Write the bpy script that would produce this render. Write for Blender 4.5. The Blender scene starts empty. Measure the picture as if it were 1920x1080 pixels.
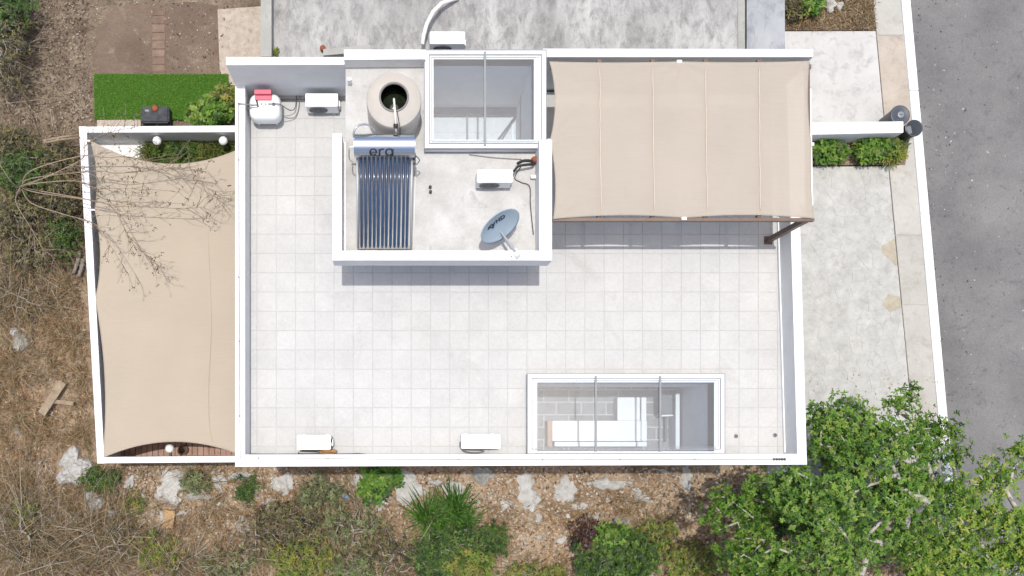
import bpy, bmesh, math, random
import numpy as np
from mathutils import Vector, Matrix

# ------------------------------------------------------------------ camera, sky, sun, exposure
scene = bpy.context.scene
COL = scene.collection
H, F = 30.2, 2040.0            # drone height above the street, focal length in photograph pixels
NX, NY = 742.0, 830.0          # the point straight below the drone (the picture is a crop of a wider frame)
cd = bpy.data.cameras.new('camera')
cam = bpy.data.objects.new('camera', cd)
COL.objects.link(cam)
cam.location = (0, 0, H)
cam.rotation_euler = (0, 0, 0)
cd.sensor_width = 36.0
cd.lens = F / 1920 * 36.0
cd.shift_x = (960 - NX) / 1920
cd.shift_y = (NY - 540) / 1920
cd.clip_end = 2000
scene.camera = cam

world = bpy.data.worlds.new('World')
scene.world = world
world.use_nodes = True
wn = world.node_tree.nodes
bg = wn['Background']
sky = wn.new('ShaderNodeTexSky')
sky.sky_type = 'NISHITA'
sky.sun_disc = False
sky.sun_elevation = math.radians(86.3)
sky.sun_rotation = math.radians(-30)
sky.dust_density = 3.8
sky.ozone_density = 0.6
world.node_tree.links.new(sky.outputs[0], bg.inputs[0])
bg.inputs[1].default_value = 0.135
sd = bpy.data.lights.new('sun', 'SUN')
sd.energy = 2.4
sd.angle = math.radians(0.53)
sd.color = (1.0, 0.965, 0.905)
sun = bpy.data.objects.new('sun', sd)
COL.objects.link(sun)
sun.location = (-2, 4, 60)
sun.rotation_euler = Vector((0.032, -0.055, -1)).to_track_quat('-Z', 'Y').to_euler()
vs = scene.view_settings
vs.view_transform = 'Standard'
vs.look = 'None'
vs.gamma = 1
vs.use_curve_mapping = False
vs.exposure = 0.41
EXPK = 1.62   # sunlit radiance of a white flat surface after exposure


def P(px, py, z=0.0):
    k = (H - z) / F
    return Vector(((px - NX) * k, (NY - py) * k, z))


def XY(px, py, z=0.0):
    k = (H - z) / F
    return ((px - NX) * k, (NY - py) * k)


# ------------------------------------------------------------------ materials
def lin(c):
    c = c / 255.0
    return c / 12.92 if c <= 0.04045 else ((c + 0.055) / 1.055) ** 2.4


def C(r, g, b, k=EXPK):
    """base colour of a flat sunlit surface that photographs as r,g,b"""
    return (min(lin(r) / k, .85), min(lin(g) / k, .85), min(lin(b) / k, .85), 1)


class NT:
    def __init__(s, name):
        s.m = bpy.data.materials.new(name)
        s.m.use_nodes = True
        s.t = s.m.node_tree
        s.n = s.t.nodes
        s.b = s.n['Principled BSDF']
        s.out = s.n['Material Output']

    def new(s, t, **kw):
        nd = s.n.new(t)
        for k, v in kw.items():
            setattr(nd, k, v)
        return nd

    def link(s, a, b):
        s.t.links.new(a, b)

    def pos(s, scale=(1, 1, 1)):
        g = s.new('ShaderNodeNewGeometry')
        mp = s.new('ShaderNodeMapping')
        mp.inputs['Scale'].default_value = scale
        s.link(g.outputs['Position'], mp.inputs['Vector'])
        return mp.outputs[0]

    def noise(s, scale, detail=6, rough=.6, vec=None, dist=0.0):
        nd = s.new('ShaderNodeTexNoise')
        nd.inputs['Scale'].default_value = scale
        nd.inputs['Detail'].default_value = detail
        nd.inputs['Roughness'].default_value = rough
        nd.inputs['Distortion'].default_value = dist
        s.link(vec if vec is not None else s.pos(), nd.inputs['Vector'])
        return nd.outputs['Fac']

    def ramp(s, fac, stops, interp='LINEAR'):
        nd = s.new('ShaderNodeValToRGB')
        cr = nd.color_ramp
        cr.interpolation = interp
        while len(cr.elements) < len(stops):
            cr.elements.new(0.5)
        for e, (p, c) in zip(cr.elements, stops):
            e.position = p
            e.color = c if len(c) == 4 else (*c, 1)
        s.link(fac, nd.inputs[0])
        return nd.outputs[0]

    def mix(s, fac, a, b, mode='MIX'):
        nd = s.new('ShaderNodeMix', data_type='RGBA', blend_type=mode)
        for sock, v in ((nd.inputs[0], fac), (nd.inputs[6], a), (nd.inputs[7], b)):
            if hasattr(v, 'is_linked'):
                s.link(v, sock)
            else:
                sock.default_value = v
        return nd.outputs[2]

    def bump(s, fac, strength=.3, dist=.02):
        nd = s.new('ShaderNodeBump')
        nd.inputs['Strength'].default_value = strength
        nd.inputs['Distance'].default_value = dist
        s.link(fac, nd.inputs['Height'])
        s.link(nd.outputs[0], s.b.inputs['Normal'])

    def col(s, c):
        if hasattr(c, 'is_linked'):
            s.link(c, s.b.inputs['Base Color'])
        else:
            s.b.inputs['Base Color'].default_value = c

    def rough(s, v):
        s.b.inputs['Roughness'].default_value = v


def plain(name, c, rough=.6, metal=0.0, var=.12, scale=6.0, bump=0.0):
    s = NT(name)
    f = s.noise(scale)
    lo = tuple(v * (1 - var) for v in c[:3]) + (1,)
    hi = tuple(min(v * (1 + var), .95) for v in c[:3]) + (1,)
    s.col(s.ramp(f, [(.3, lo), (.7, hi)]))
    s.rough(rough)
    s.b.inputs['Metallic'].default_value = metal
    if bump:
        s.bump(s.noise(scale * 8), bump, .01)
    return s.m


def stained(name, stops, scale, stain=None, stain_scale=3.0, stain_lo=.55, stain_hi=.75, rough=.85, bump=.25,
            fine=None, objrand=0.0, scl=(1, 1, 1), sharp=None):
    """wall / concrete: broad tone noise, blotchy stains with their own shape, fine grain"""
    s = NT(name)
    vec = s.pos(scl)
    c = s.ramp(s.noise(scale, 8, .65, vec), stops)
    if stain:
        f = s.ramp(s.noise(stain_scale, 9, .7, vec, .6), [(stain_lo, (0, 0, 0, 1)), (stain_hi, (1, 1, 1, 1))])
        c = s.mix(f, c, stain)
    if fine:
        f = s.noise(fine, 3, .6)
        c = s.mix(.5, c, s.ramp(f, [(.3, (.45, .45, .45, 1)), (.7, (.55, .55, .55, 1))]), 'OVERLAY')
    if objrand:
        oi = s.new('ShaderNodeObjectInfo')
        c = s.mix(1.0, c, s.ramp(oi.outputs['Random'], [(0, (1 - objrand,) * 3 + (1,)), (1, (1, 1, 1, 1))]), 'MULTIPLY')
    s.col(c)
    s.rough(rough)
    if bump:
        s.bump(s.noise(40, 6, .7), bump, .01)
    return s.m


def leafmat(name, cols, trans=.3, rough=.5):
    s = NT(name)
    g = s.new('ShaderNodeNewGeometry')
    n = len(cols)
    c = s.ramp(g.outputs['Random Per Island'], [((i + .5) / n, cc) for i, cc in enumerate(cols)])
    s.col(c)
    s.rough(rough)
    if trans > 0:
        tr = s.new('ShaderNodeBsdfTranslucent')
        s.link(c, tr.inputs[0])
        mx = s.new('ShaderNodeMixShader')
        mx.inputs[0].default_value = trans
        s.link(s.b.outputs[0], mx.inputs[1])
        s.link(tr.outputs[0], mx.inputs[2])
        s.link(mx.outputs[0], s.out.inputs[0])
    return s.m


def glassmat(name, tint, refl):
    s = NT(name)
    tr = s.new('ShaderNodeBsdfTransparent')
    tr.inputs[0].default_value = tint
    gl = s.new('ShaderNodeBsdfGlossy')
    gl.inputs['Roughness'].default_value = .02
    df = s.new('ShaderNodeBsdfDiffuse')        # dust film on the glass
    df.inputs[0].default_value = (.55, .6, .66, 1)
    m1 = s.new('ShaderNodeMixShader')
    m1.inputs[0].default_value = refl
    s.link(tr.outputs[0], m1.inputs[1])
    s.link(gl.outputs[0], m1.inputs[2])
    m2 = s.new('ShaderNodeMixShader')
    f = s.ramp(s.noise(3.5, 6, .7), [(.3, (.03, .03, .03, 1)), (.8, (.06, .06, .06, 1))])
    s.link(f, m2.inputs[0])
    s.link(m1.outputs[0], m2.inputs[1])
    s.link(df.outputs[0], m2.inputs[2])
    s.link(m2.outputs[0], s.out.inputs[0])
    return s.m


def clothmat(name, c, trans, weave=.16):
    s = NT(name)
    f = s.noise(.8, 5, .6)
    lo = tuple(v * .97 for v in c[:3]) + (1,)
    hi = tuple(v * 1.03 for v in c[:3]) + (1,)
    cc = s.ramp(f, [(.3, lo), (.7, hi)])
    w = s.noise(1.0, 3, .6, s.pos((3, 120, 1)))
    cc = s.mix(.25, cc, s.ramp(w, [(.3, (.42, .42, .42, 1)), (.7, (.58, .58, .58, 1))]), 'OVERLAY')
    s.col(cc)
    s.rough(.9)
    tr = s.new('ShaderNodeBsdfTranslucent')
    s.link(cc, tr.inputs[0])
    mx = s.new('ShaderNodeMixShader')
    mx.inputs[0].default_value = trans
    s.link(s.b.outputs[0], mx.inputs[1])
    s.link(tr.outputs[0], mx.inputs[2])
    op = s.new('ShaderNodeBsdfTransparent')      # the open weave lets some light straight through
    m3 = s.new('ShaderNodeMixShader')
    m3.inputs[0].default_value = weave
    s.link(mx.outputs[0], m3.inputs[1])
    s.link(op.outputs[0], m3.inputs[2])
    s.link(m3.outputs[0], s.out.inputs[0])
    return s.m


M = {}
M['white'] = stained('white_paint', [(.3, (.7, .7, .695)), (.7, (.78, .78, .775))], 1.8, (.44, .43, .41, 1), 3.5, .6, .9, fine=30)
M['white_worn'] = stained('white_paint_worn', [(.3, (.66, .67, .68)), (.7, (.78, .78, .78))], 2.0, (.34, .37, .4, 1), 2.2, .56, .72, fine=30)
M['offwhite'] = stained('offwhite_paint', [(.3, (.56, .57, .58)), (.7, (.66, .67, .67))], 1.2, (.7, .7, .7, 1), 3, .6, .8)
M['tile'] = stained('roof_tile', [(.3, C(219, 219, 217)), (.7, C(233, 233, 231))], .9, C(207, 206, 203), 1.1, .54, .8, .75, .1, 18, .05)
M['grout'] = stained('grout', [(.3, C(214, 213, 210)), (.7, C(228, 227, 224))], 2, bump=0)
M['slab'] = stained('block_concrete', [(.3, C(205, 203, 199)), (.68, C(240, 240, 238))], 1.6, C(168, 165, 162), 2.2, .58, .8, .9, .3, 25)
s = NT('neighbour_concrete')
c = s.ramp(s.noise(.35, 10, .72, s.pos((2.2, .8, 1))), [(.3, C(150, 149, 148)), (.5, C(198, 197, 195)), (.7, C(232, 231, 229))])
c = s.mix(s.ramp(s.noise(3.2, 10, .78, s.pos((1.2, .6, 1)), .3), [(.46, (0, 0, 0, 1)), (.68, (.85, .85, .85, 1))]), c, C(122, 121, 120))
c = s.mix(s.ramp(s.noise(9, 8, .8), [(.6, (0, 0, 0, 1)), (.7, (.7, .7, .7, 1))]), c, C(112, 111, 110))
c = s.mix(s.ramp(s.noise(12, 8, .8, s.pos((.6, 2, 1))), [(.64, (0, 0, 0, 1)), (.7, (.8, .8, .8, 1))]), c, C(236, 236, 235))
c = s.mix(.6, c, s.ramp(s.noise(50, 4, .7), [(.3, (.38, .38, .38, 1)), (.7, (.62, .62, .62, 1))]), 'OVERLAY')
s.col(c); s.rough(.92); s.bump(s.noise(30, 6, .7), .4, .01)
M['nroof'] = s.m
M['nwall'] = stained('neighbour_wall', [(.3, C(178, 178, 172)), (.7, C(206, 206, 200))], 1.5, C(120, 120, 116), 3, .58, .8)
M['bluegrey'] = stained('bluegrey_concrete', [(.3, C(176, 181, 188)), (.7, C(208, 211, 215))], 1.4, C(150, 155, 163), 3, .48, .7, scl=(1, .6, 1))
M['apron'] = stained('apron_concrete', [(.3, C(214, 213, 210)), (.7, C(236, 235, 232))], .8, C(178, 175, 170), 3.4, .5, .78, .9, .3, 40)
M['sidewalk'] = stained('sidewalk_concrete', [(.3, C(206, 204, 196)), (.7, C(222, 219, 210))], 1.5, C(186, 178, 166), 2, .5, .75, .9, .3, 20, .08)
M['sidewalk_tan'] = stained('sidewalk_tan', [(.3, C(196, 184, 168)), (.7, C(220, 208, 194))], 1.5, C(170, 160, 148), 2.4, .52, .75, .9, .3, 20)
M['kerb'] = stained('kerb_paint', [(.3, (.66, .67, .7)), (.7, (.76, .77, .8))], 3, (.5, .5, .52, 1), 5, .6, .8)
M['flag'] = stained('flagstone', [(.3, C(200, 200, 195)), (.7, C(228, 228, 223))], 3.4, C(180, 177, 168), 5.0, .52, .76, .85, .3, 30, .06)
M['flag_tan'] = stained('flagstone_tan', [(.3, C(190, 180, 158)), (.7, C(214, 206, 186))], 3, C(170, 160, 140), 5, .55, .8, .85, .3, 22)
M['flag_joint'] = stained('flagstone_joint', [(.3, C(208, 208, 202)), (.7, C(228, 229, 223))], 3)

# asphalt: pale worn asphalt with oil spots and grit
s = NT('asphalt')
c = s.ramp(s.noise(.5, 8, .6), [(.3, C(122, 121, 121)), (.5, C(138, 137, 136)), (.7, C(152, 151, 149))])
c = s.mix(s.ramp(s.noise(2.6, 9, .78, None, .4), [(.54, (0, 0, 0, 1)), (.7, (.8, .8, .8, 1))]), c, C(104, 103, 105))
c = s.mix(s.ramp(s.noise(4.2, 6, .65), [(.65, (0, 0, 0, 1)), (.71, (1, 1, 1, 1))]), c, C(74, 74, 77))
c = s.mix(s.ramp(s.noise(7.5, 3, .5, s.pos((1, 1, 3))), [(.71, (0, 0, 0, 1)), (.75, (1, 1, 1, 1))]), c, C(205, 203, 200))
c = s.mix(s.ramp(s.noise(.9, 8, .75, s.pos((2.2, .7, 1)), 1.2), [(.6, (0, 0, 0, 1)), (.72, (1, 1, 1, 1))]), c, C(110, 109, 111))
c = s.mix(.9, c, s.ramp(s.noise(24, 6, .85), [(.3, (.34, .34, .34, 1)), (.7, (.66, .66, .66, 1))]), 'OVERLAY')
s.col(c); s.rough(.9); s.bump(s.noise(90, 4, .7), .5, .008)
M['asphalt'] = s.m

# soil: leaf-strewn dry ground, browns with pale limestone showing through
s = NT('soil')
c = s.ramp(s.noise(.7, 8, .65), [(.25, C(116, 96, 78)), (.45, C(172, 148, 122)), (.62, C(210, 188, 162)), (.8, C(152, 134, 102))])
g_ = s.new('ShaderNodeNewGeometry')
sp_ = s.new('ShaderNodeSeparateXYZ')
s.link(g_.outputs['Position'], sp_.inputs[0])
mr = s.new('ShaderNodeMapRange')
mr.inputs[1].default_value = 5.0
mr.inputs[2].default_value = 8.0
s.link(sp_.outputs[1], mr.inputs[0])
cg = s.ramp(s.noise(1.2, 9, .7), [(.3, C(104, 90, 76)), (.5, C(150, 132, 114)), (.7, C(178, 162, 142))])
c = s.mix(mr.outputs[0], c, cg)
c = s.mix(s.ramp(s.noise(.9, 9, .72), [(.56, (0, 0, 0, 1)), (.7, (1, 1, 1, 1))]), c, C(70, 54, 40))
c = s.mix(s.ramp(s.noise(1.1, 9, .75, s.pos((1, 1, 3))), [(.6, (0, 0, 0, 1)), (.7, (1, 1, 1, 1))]), c, C(206, 194, 178))
c = s.mix(.85, c, s.ramp(s.noise(14, 7, .75), [(.3, (.25, .24, .22, 1)), (.7, (.72, .72, .7, 1))]), 'OVERLAY')
s.col(c); s.rough(.95); s.bump(s.noise(18, 8, .75), .9, .05)
M['soil'] = s.m
s = NT('bare_earth')
c = s.ramp(s.noise(.8, 8, .65), [(.3, C(118, 100, 86)), (.7, C(150, 130, 113))])
c = s.mix(s.ramp(s.noise(2.2, 9, .75), [(.55, (0, 0, 0, 1)), (.72, (1, 1, 1, 1))]), c, C(172, 154, 136))
c = s.mix(.6, c, s.ramp(s.noise(22, 6, .75), [(.3, (.3, .3, .3, 1)), (.7, (.68, .68, .68, 1))]), 'OVERLAY')
s.col(c); s.rough(.95); s.bump(s.noise(20, 8, .75), .6, .03)
M['earth'] = s.m
M['gravel'] = stained('pale_gravel', [(.3, C(196, 180, 164)), (.7, C(224, 212, 198))], 6, C(160, 140, 120), 9, .56, .7, .95, .6, 40)
M['brickpath'] = stained('red_path', [(.3, C(142, 118, 102)), (.7, C(174, 148, 128))], 4, C(128, 108, 94), 7, .5, .7, .9, .4, 30, .25)
M['limestone'] = stained('limestone', [(.3, C(196, 192, 184)), (.65, C(236, 234, 228))], 5, C(140, 134, 124), 6, .56, .75, .95, .6, 25, .15)
M['greystone'] = stained('greystone', [(.3, C(156, 154, 146)), (.65, C(196, 194, 186))], 4, C(120, 116, 106), 5, .55, .75, .95, .6, 25)
M['darkstone'] = stained('darkstone', [(.3, C(66, 70, 76)), (.7, C(98, 102, 108))], 5, C(50, 52, 56), 7, .5, .7, .9, .5)
M['tanboard'] = plain('tan_board', C(206, 168, 120), .8, 0, .1, 5)
M['turf_base'] = plain('turf_base', C(76, 132, 44), .9, 0, .2, 6)
M['sail'] = clothmat('sail_cloth', C(214, 200, 179, 1.3), .22, .06)
M['canopy'] = clothmat('canopy_cloth', C(223, 212, 197, 1.25), .3, .24)
M['canopy_light'] = clothmat('canopy_cloth_light', C(230, 218, 208, 1.35), .3)
M['seam_sail'] = plain('seam_sail', C(226, 210, 184), .9, 0, .03)
M['seam'] = plain('seam_cloth', (.58, .53, .45, 1), .8, 0, .03)
M['brown'] = plain('brown_steel', C(122, 98, 82), .5, .0, .15, 8)
M['acwhite'] = plain('ac_casing', (.74, .75, .75, 1), .45, 0, .04, 4)
M['acgrille'] = plain('ac_grille', C(150, 152, 152), .5, 0, .15, 12)
M['dark'] = plain('dark_plastic', (.03, .03, .032, 1), .5, 0, .2)
M['foam'] = plain('pipe_foam', (.02, .02, .02, 1), .8, 0, .2)
M['tank'] = plain('tank_plastic', C(243, 234, 222), .5, 0, .05, 3)
M['tank_rim'] = plain('tank_rim', C(150, 147, 144), .5, 0, .05, 3)
M['water'] = plain('tank_water', (.018, .024, .014, 1), .08, 0, .5, 6)
M['steel'] = plain('brushed_steel', (.56, .6, .66, 1), .22, 1.0, .04, 3)
M['steel_dull'] = plain('dull_steel', (.5, .51, .53, 1), .45, 1.0, .1, 6)
M['alu'] = plain('aluminium', (.42, .44, .46, 1), .45, .3, .06, 6)
M['frameline'] = plain('frame_groove', (.24, .25, .27, 1), .6, 0, .08, 6)
M['bar'] = plain('skylight_bar', (.19, .21, .22, 1), .5, 0, .08, 6)
M['framewhite'] = plain('skylight_frame', (.76, .78, .8, 1), .4, 0, .03, 4)
M['gasket'] = plain('gasket', (.2, .21, .23, 1), .6, 0, .1)
s = NT('evacuated_tube')
s.col(s.ramp(s.noise(2, 4, .6), [(.3, (.012, .03, .075, 1)), (.7, (.03, .065, .13, 1))]))
s.rough(.12); s.b.inputs['Coat Weight'].default_value = .6
M['tube'] = s.m
M['dish'] = plain('dish_grey', C(166, 184, 196, 1.2), .6, 0, .05, 4)
M['navy'] = plain('navy_ink', (.01, .03, .08, 1), .6, 0, .1)
M['black'] = plain('black_ink', (.015, .018, .025, 1), .6, 0, .1)
M['gaswhite'] = plain('gas_tank_paint', (.8, .82, .82, 1), .35, 0, .03, 4)
M['red'] = plain('red_hood', (.55, .03, .08, 1), .45, 0, .1, 5)
M['pink'] = plain('red_hood_pale', (.6, .1, .16, 1), .5, 0, .1, 5)  # paler red for the hood tops and a sticker
M['copper'] = plain('cable_grey', C(150, 150, 150), .6, 0, .1)
M['wire'] = plain('wire_dark', (.06, .06, .065, 1), .6, 0, .2)
M['pvc'] = plain('pvc', (.74, .73, .68, 1), .4, 0, .05)
M['rust'] = plain('terracotta_cap', C(172, 98, 60), .8, 0, .2, 10)
M['ochre_foam'] = plain('ochre_foam', C(196, 152, 104), .9, 0, .2, 14)
M['bin'] = plain('bin_plastic', C(92, 98, 108), .5, 0, .1, 6)
M['binlight'] = plain('bin_plastic_worn', C(150, 156, 164), .4, 0, .1, 6)
M['globe'] = plain('globe_glass', (.78, .79, .8, 1), .25, 0, .02)
M['plank'] = stained('deck_plank', [(.3, C(190, 150, 132)), (.7, C(226, 190, 172))], 4, C(150, 116, 100), 6, .55, .75, .8, .2, 20, .22)
M['ifloor'] = stained('interior_floor_tile', [(.3, C(150, 150, 152, 1.3)), (.7, C(180, 179, 180, 1.3))], 2.5, C(130, 130, 132, 1.3), 4, .52, .75, .6, .1, 12, .28)
M['landing'] = plain('landing_tile', (.66, .67, .68, 1), .6, 0, .06)
M['ifloor_joint'] = plain('interior_floor_joint', C(214, 214, 214, 1.3), .8, 0, .1)
M['iwall'] = plain('interior_wall', (.72, .74, .76, 1), .8, 0, .04, 3)
M['orange'] = plain('orange_panel', C(236, 190, 160), .7, 0, .05)
M['slate'] = plain('slate_panel', (.09, .1, .12, 1), .5, 0, .1)
M['wood'] = stained('weathered_wood', [(.3, C(150, 128, 104)), (.7, C(196, 178, 152))], 6, C(110, 92, 76), 6, .55, .75, scl=(1, 1, 1))
M['bark_pale'] = plain('pale_bark', C(206, 200, 190), .9, 0, .2, 12)
M['bark'] = plain('grey_bark', C(178, 170, 158), .9, 0, .25, 12)
M['bark_dark'] = plain('brown_bark', C(178, 158, 134), .9, 0, .25, 12)
M['glass'] = glassmat('skylight_glass', (.92, .95, .97, 1), .06)
M['blue'] = plain('blue_plastic', C(40, 120, 170), .5, 0, .1)

M['leaf_big'] = leafmat('leaf_big', [C(58, 108, 22), C(110, 160, 44), C(150, 192, 66), C(86, 140, 34), C(182, 208, 96), C(42, 80, 18), C(124, 172, 52)], .35, .6)
M['leaf_lime'] = leafmat('leaf_lime', [C(88, 118, 34), C(130, 154, 54), C(166, 180, 78), C(108, 132, 42), C(190, 180, 80), C(118, 108, 54)], .3, .6)
M['leaf_mid'] = leafmat('leaf_mid', [C(84, 130, 30), C(130, 174, 48), C(168, 200, 70), C(102, 146, 36), C(200, 212, 96)], .35, .6)
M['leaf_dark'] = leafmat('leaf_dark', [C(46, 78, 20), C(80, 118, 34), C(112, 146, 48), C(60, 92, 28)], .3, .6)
M['leaf_olive'] = leafmat('leaf_olive', [C(70, 70, 36), C(116, 112, 58), C(150, 146, 84), C(92, 76, 50), C(54, 52, 30), C(134, 124, 90)], .2, .6)
M['leaf_sage'] = leafmat('leaf_sage', [C(100, 122, 66), C(136, 156, 90), C(170, 182, 122), C(124, 112, 80), C(84, 90, 52)], .25, .6)
M['leaf_red'] = leafmat('leaf_red', [C(74, 40, 32), C(104, 60, 44), C(60, 34, 30)], .2, .5)
M['palm'] = leafmat('palm', [C(56, 104, 26), C(84, 134, 38), C(116, 164, 56), C(46, 84, 26)], .3, .55)
M['drygrass'] = leafmat('drygrass', [C(172, 142, 98), C(208, 180, 136), C(230, 210, 174), C(120, 96, 66), C(186, 140, 96), C(140, 132, 84), C(96, 78, 54)], .2, .8)
M['litter'] = leafmat('litter', [C(138, 108, 80), C(206, 164, 116), C(230, 200, 158), C(182, 130, 86), C(84, 64, 50), C(238, 220, 198), C(166, 142, 114)], .1, .85)
M['litter_grey'] = leafmat('litter_grey', [C(120, 104, 88), C(170, 154, 136), C(200, 186, 168), C(72, 58, 46), C(140, 120, 100), C(92, 76, 60)], .1, .9)
M['chips'] = leafmat('chips', [C(206, 196, 184), C(232, 226, 216), C(180, 168, 152), C(216, 200, 180)], 0, .95)
M['twig'] = leafmat('twig', [C(150, 128, 98), C(204, 192, 172), C(84, 66, 48), C(180, 150, 112), C(110, 92, 60), C(128, 116, 74)], 0, .9)
M['debris'] = leafmat('debris', [C(70, 68, 68), C(96, 92, 88), C(60, 58, 58), C(120, 110, 98), C(190, 186, 180)], 0, .9)
M['grass'] = leafmat('grass', [C(104, 160, 44), C(128, 182, 62), C(156, 200, 84), C(112, 168, 52)], .2, .6)
M['wildgrass'] = leafmat('wildgrass', [C(84, 104, 40), C(120, 134, 58), C(150, 152, 80), C(66, 88, 34)], .25, .6)


# ------------------------------------------------------------------ mesh building
class MB:
    def __init__(s):
        s.v = []
        s.f = []
        s.smooth = []

    def add(s, verts, faces, smooth=False):
        o = len(s.v)
        s.v.extend([tuple(v) for v in verts])
        s.f.extend([tuple(i + o for i in f) for f in faces])
        s.smooth.extend([smooth] * len(faces))
        return s

    def box(s, x0, x1, y0, y1, z0, z1):
        return s.prism([(x0, y0), (x1, y0), (x1, y1), (x0, y1)], z0, z1)

    def prism(s, poly, z0, z1, top=None):
        n = len(poly)
        a = sum(poly[i][0] * poly[(i + 1) % n][1] - poly[(i + 1) % n][0] * poly[i][1] for i in range(n))
        if a < 0:
            poly = poly[::-1]
            top = top[::-1] if top else None
        top = top or poly
        v = [(x, y, z0) for x, y in poly] + [(x, y, z1) for x, y in top]
        f = [tuple(range(n - 1, -1, -1)), tuple(range(n, 2 * n))]
        f += [(i, (i + 1) % n, n + (i + 1) % n, n + i) for i in range(n)]
        return s.add(v, f)

    def obox(s, c, ax, ay, az, hx, hy, hz):
        c, ax, ay, az = Vector(c), Vector(ax), Vector(ay), Vector(az)
        v = [c + ax * hx * i + ay * hy * j + az * hz * k for k in (-1, 1) for j in (-1, 1) for i in (-1, 1)]
        f = [(0, 2, 3, 1), (4, 5, 7, 6), (0, 1, 5, 4), (2, 6, 7, 3), (0, 4, 6, 2), (1, 3, 7, 5)]
        return s.add(v, f)

    def tube(s, pts, r, n=8, cap=True, smooth=True):
        pts = [Vector(p) for p in pts]
        rs = r if isinstance(r, (list, tuple)) else [r] * len(pts)
        v = []
        ref = Vector((0.13, 0.21, 1)).normalized()
        u = None
        for i, p in enumerate(pts):
            d = (pts[min(i + 1, len(pts) - 1)] - pts[max(i - 1, 0)])
            d = d.normalized() if d.length > 1e-9 else Vector((0, 0, 1))
            if u is None:
                a = ref if abs(d.dot(ref)) < .9 else Vector((1, 0, 0))
                u = (a - d * a.dot(d)).normalized()
            else:
                u = u - d * u.dot(d)
                u = u.normalized() if u.length > 1e-6 else Vector((1, 0, 0))
            w = d.cross(u)
            for k in range(n):
                t = 2 * math.pi * k / n
                v.append(p + (u * math.cos(t) + w * math.sin(t)) * rs[i])
        f = []
        for i in range(len(pts) - 1):
            for k in range(n):
                f.append((i * n + k, i * n + (k + 1) % n, (i + 1) * n + (k + 1) % n, (i + 1) * n + k))
        s.add(v, f, smooth)
        if cap:
            o = len(s.v) - len(v)
            s.f.append(tuple(o + k for k in range(n - 1, -1, -1)))
            s.f.append(tuple(o + (len(pts) - 1) * n + k for k in range(n)))
            s.smooth += [False, False]
        return s

    def lathe(s, prof, n=40, loc=(0, 0, 0), smooth=True, close=True):
        v = []
        for r, z in prof:
            for k in range(n):
                t = 2 * math.pi * k / n
                v.append((loc[0] + r * math.cos(t), loc[1] + r * math.sin(t), loc[2] + z))
        f = []
        for i in range(len(prof) - 1):
            for k in range(n):
                f.append((i * n + k, i * n + (k + 1) % n, (i + 1) * n + (k + 1) % n, (i + 1) * n + k))
        if close:
            f.append(tuple(range(n - 1, -1, -1)))
            o = (len(prof) - 1) * n
            f.append(tuple(o + k for k in range(n)))
        return s.add(v, f, smooth)

    def build(s, name, mat, parent=None, bevel=0.0):
        me = bpy.data.meshes.new(name)
        me.from_pydata(s.v, [], s.f)
        me.polygons.foreach_set('use_smooth', s.smooth)
        if mat:
            me.materials.append(M[mat] if isinstance(mat, str) else mat)
        me.update()
        if bevel:
            bm = bmesh.new()
            bm.from_mesh(me)
            bmesh.ops.bevel(bm, geom=bm.edges[:], offset=bevel, segments=2, affect='EDGES', clamp_overlap=True)
            bm.to_mesh(me)
            bm.free()
        ob = bpy.data.objects.new(name, me)
        COL.objects.link(ob)
        if parent:
            ob.parent = parent
        return ob


def quads(name, V, mat, parent=None, smooth=False, weld=0):
    """V: (n,4,3) array, one quad each, every quad its own island"""
    V = np.asarray(V, dtype=np.float32).reshape(-1, 4, 3)
    n = len(V)
    me = bpy.data.meshes.new(name)
    me.vertices.add(n * 4)
    me.vertices.foreach_set('co', V.reshape(-1))
    me.loops.add(n * 4)
    idx = np.arange(n * 4, dtype=np.int32).reshape(-1, 4)
    if weld:                       # leaves of one whorl share their base point, so each whorl is one island
        idx[:, 0] = (np.arange(n) // weld) * weld * 4
    me.loops.foreach_set('vertex_index', idx.reshape(-1))
    me.polygons.add(n)
    me.polygons.foreach_set('loop_start', np.arange(0, n * 4, 4, dtype=np.int32))
    me.materials.append(M[mat])
    me.update(calc_edges=True)
    ob = bpy.data.objects.new(name, me)
    COL.objects.link(ob)
    if parent:
        ob.parent = parent
    return ob


def tag(o, label=None, cat=None, group=None, kind=None):
    for k, v in (('label', label), ('category', cat), ('group', group), ('kind', kind)):
        if v:
            o[k] = v
    return o


def empty(name, label, cat, loc=(0, 0, 0), group=None):
    o = bpy.data.objects.new(name, None)
    COL.objects.link(o)
    o.empty_display_size = .3
    o.location = loc
    return tag(o, label, cat, group)


def structure(o, label, cat=None):
    return tag(o, label, cat or o.name.split('.')[0].replace('_', ' '), None, 'structure')


rng = np.random.default_rng(11)
random.seed(11)
ZR = 6.2                       # roof terrace
# ================================================================== THE SETTING
def vnoise(x, y, seed=0):
    """cheap smooth noise for terrain"""
    r = np.random.default_rng(seed)
    out = np.zeros_like(x)
    for k in range(14):
        a = r.uniform(0, 2 * math.pi)
        f = r.uniform(.5, 5.0)
        out += np.sin((x * math.cos(a) + y * math.sin(a)) * f + r.uniform(0, 6.28)) / (1 + f)
    return out


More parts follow.
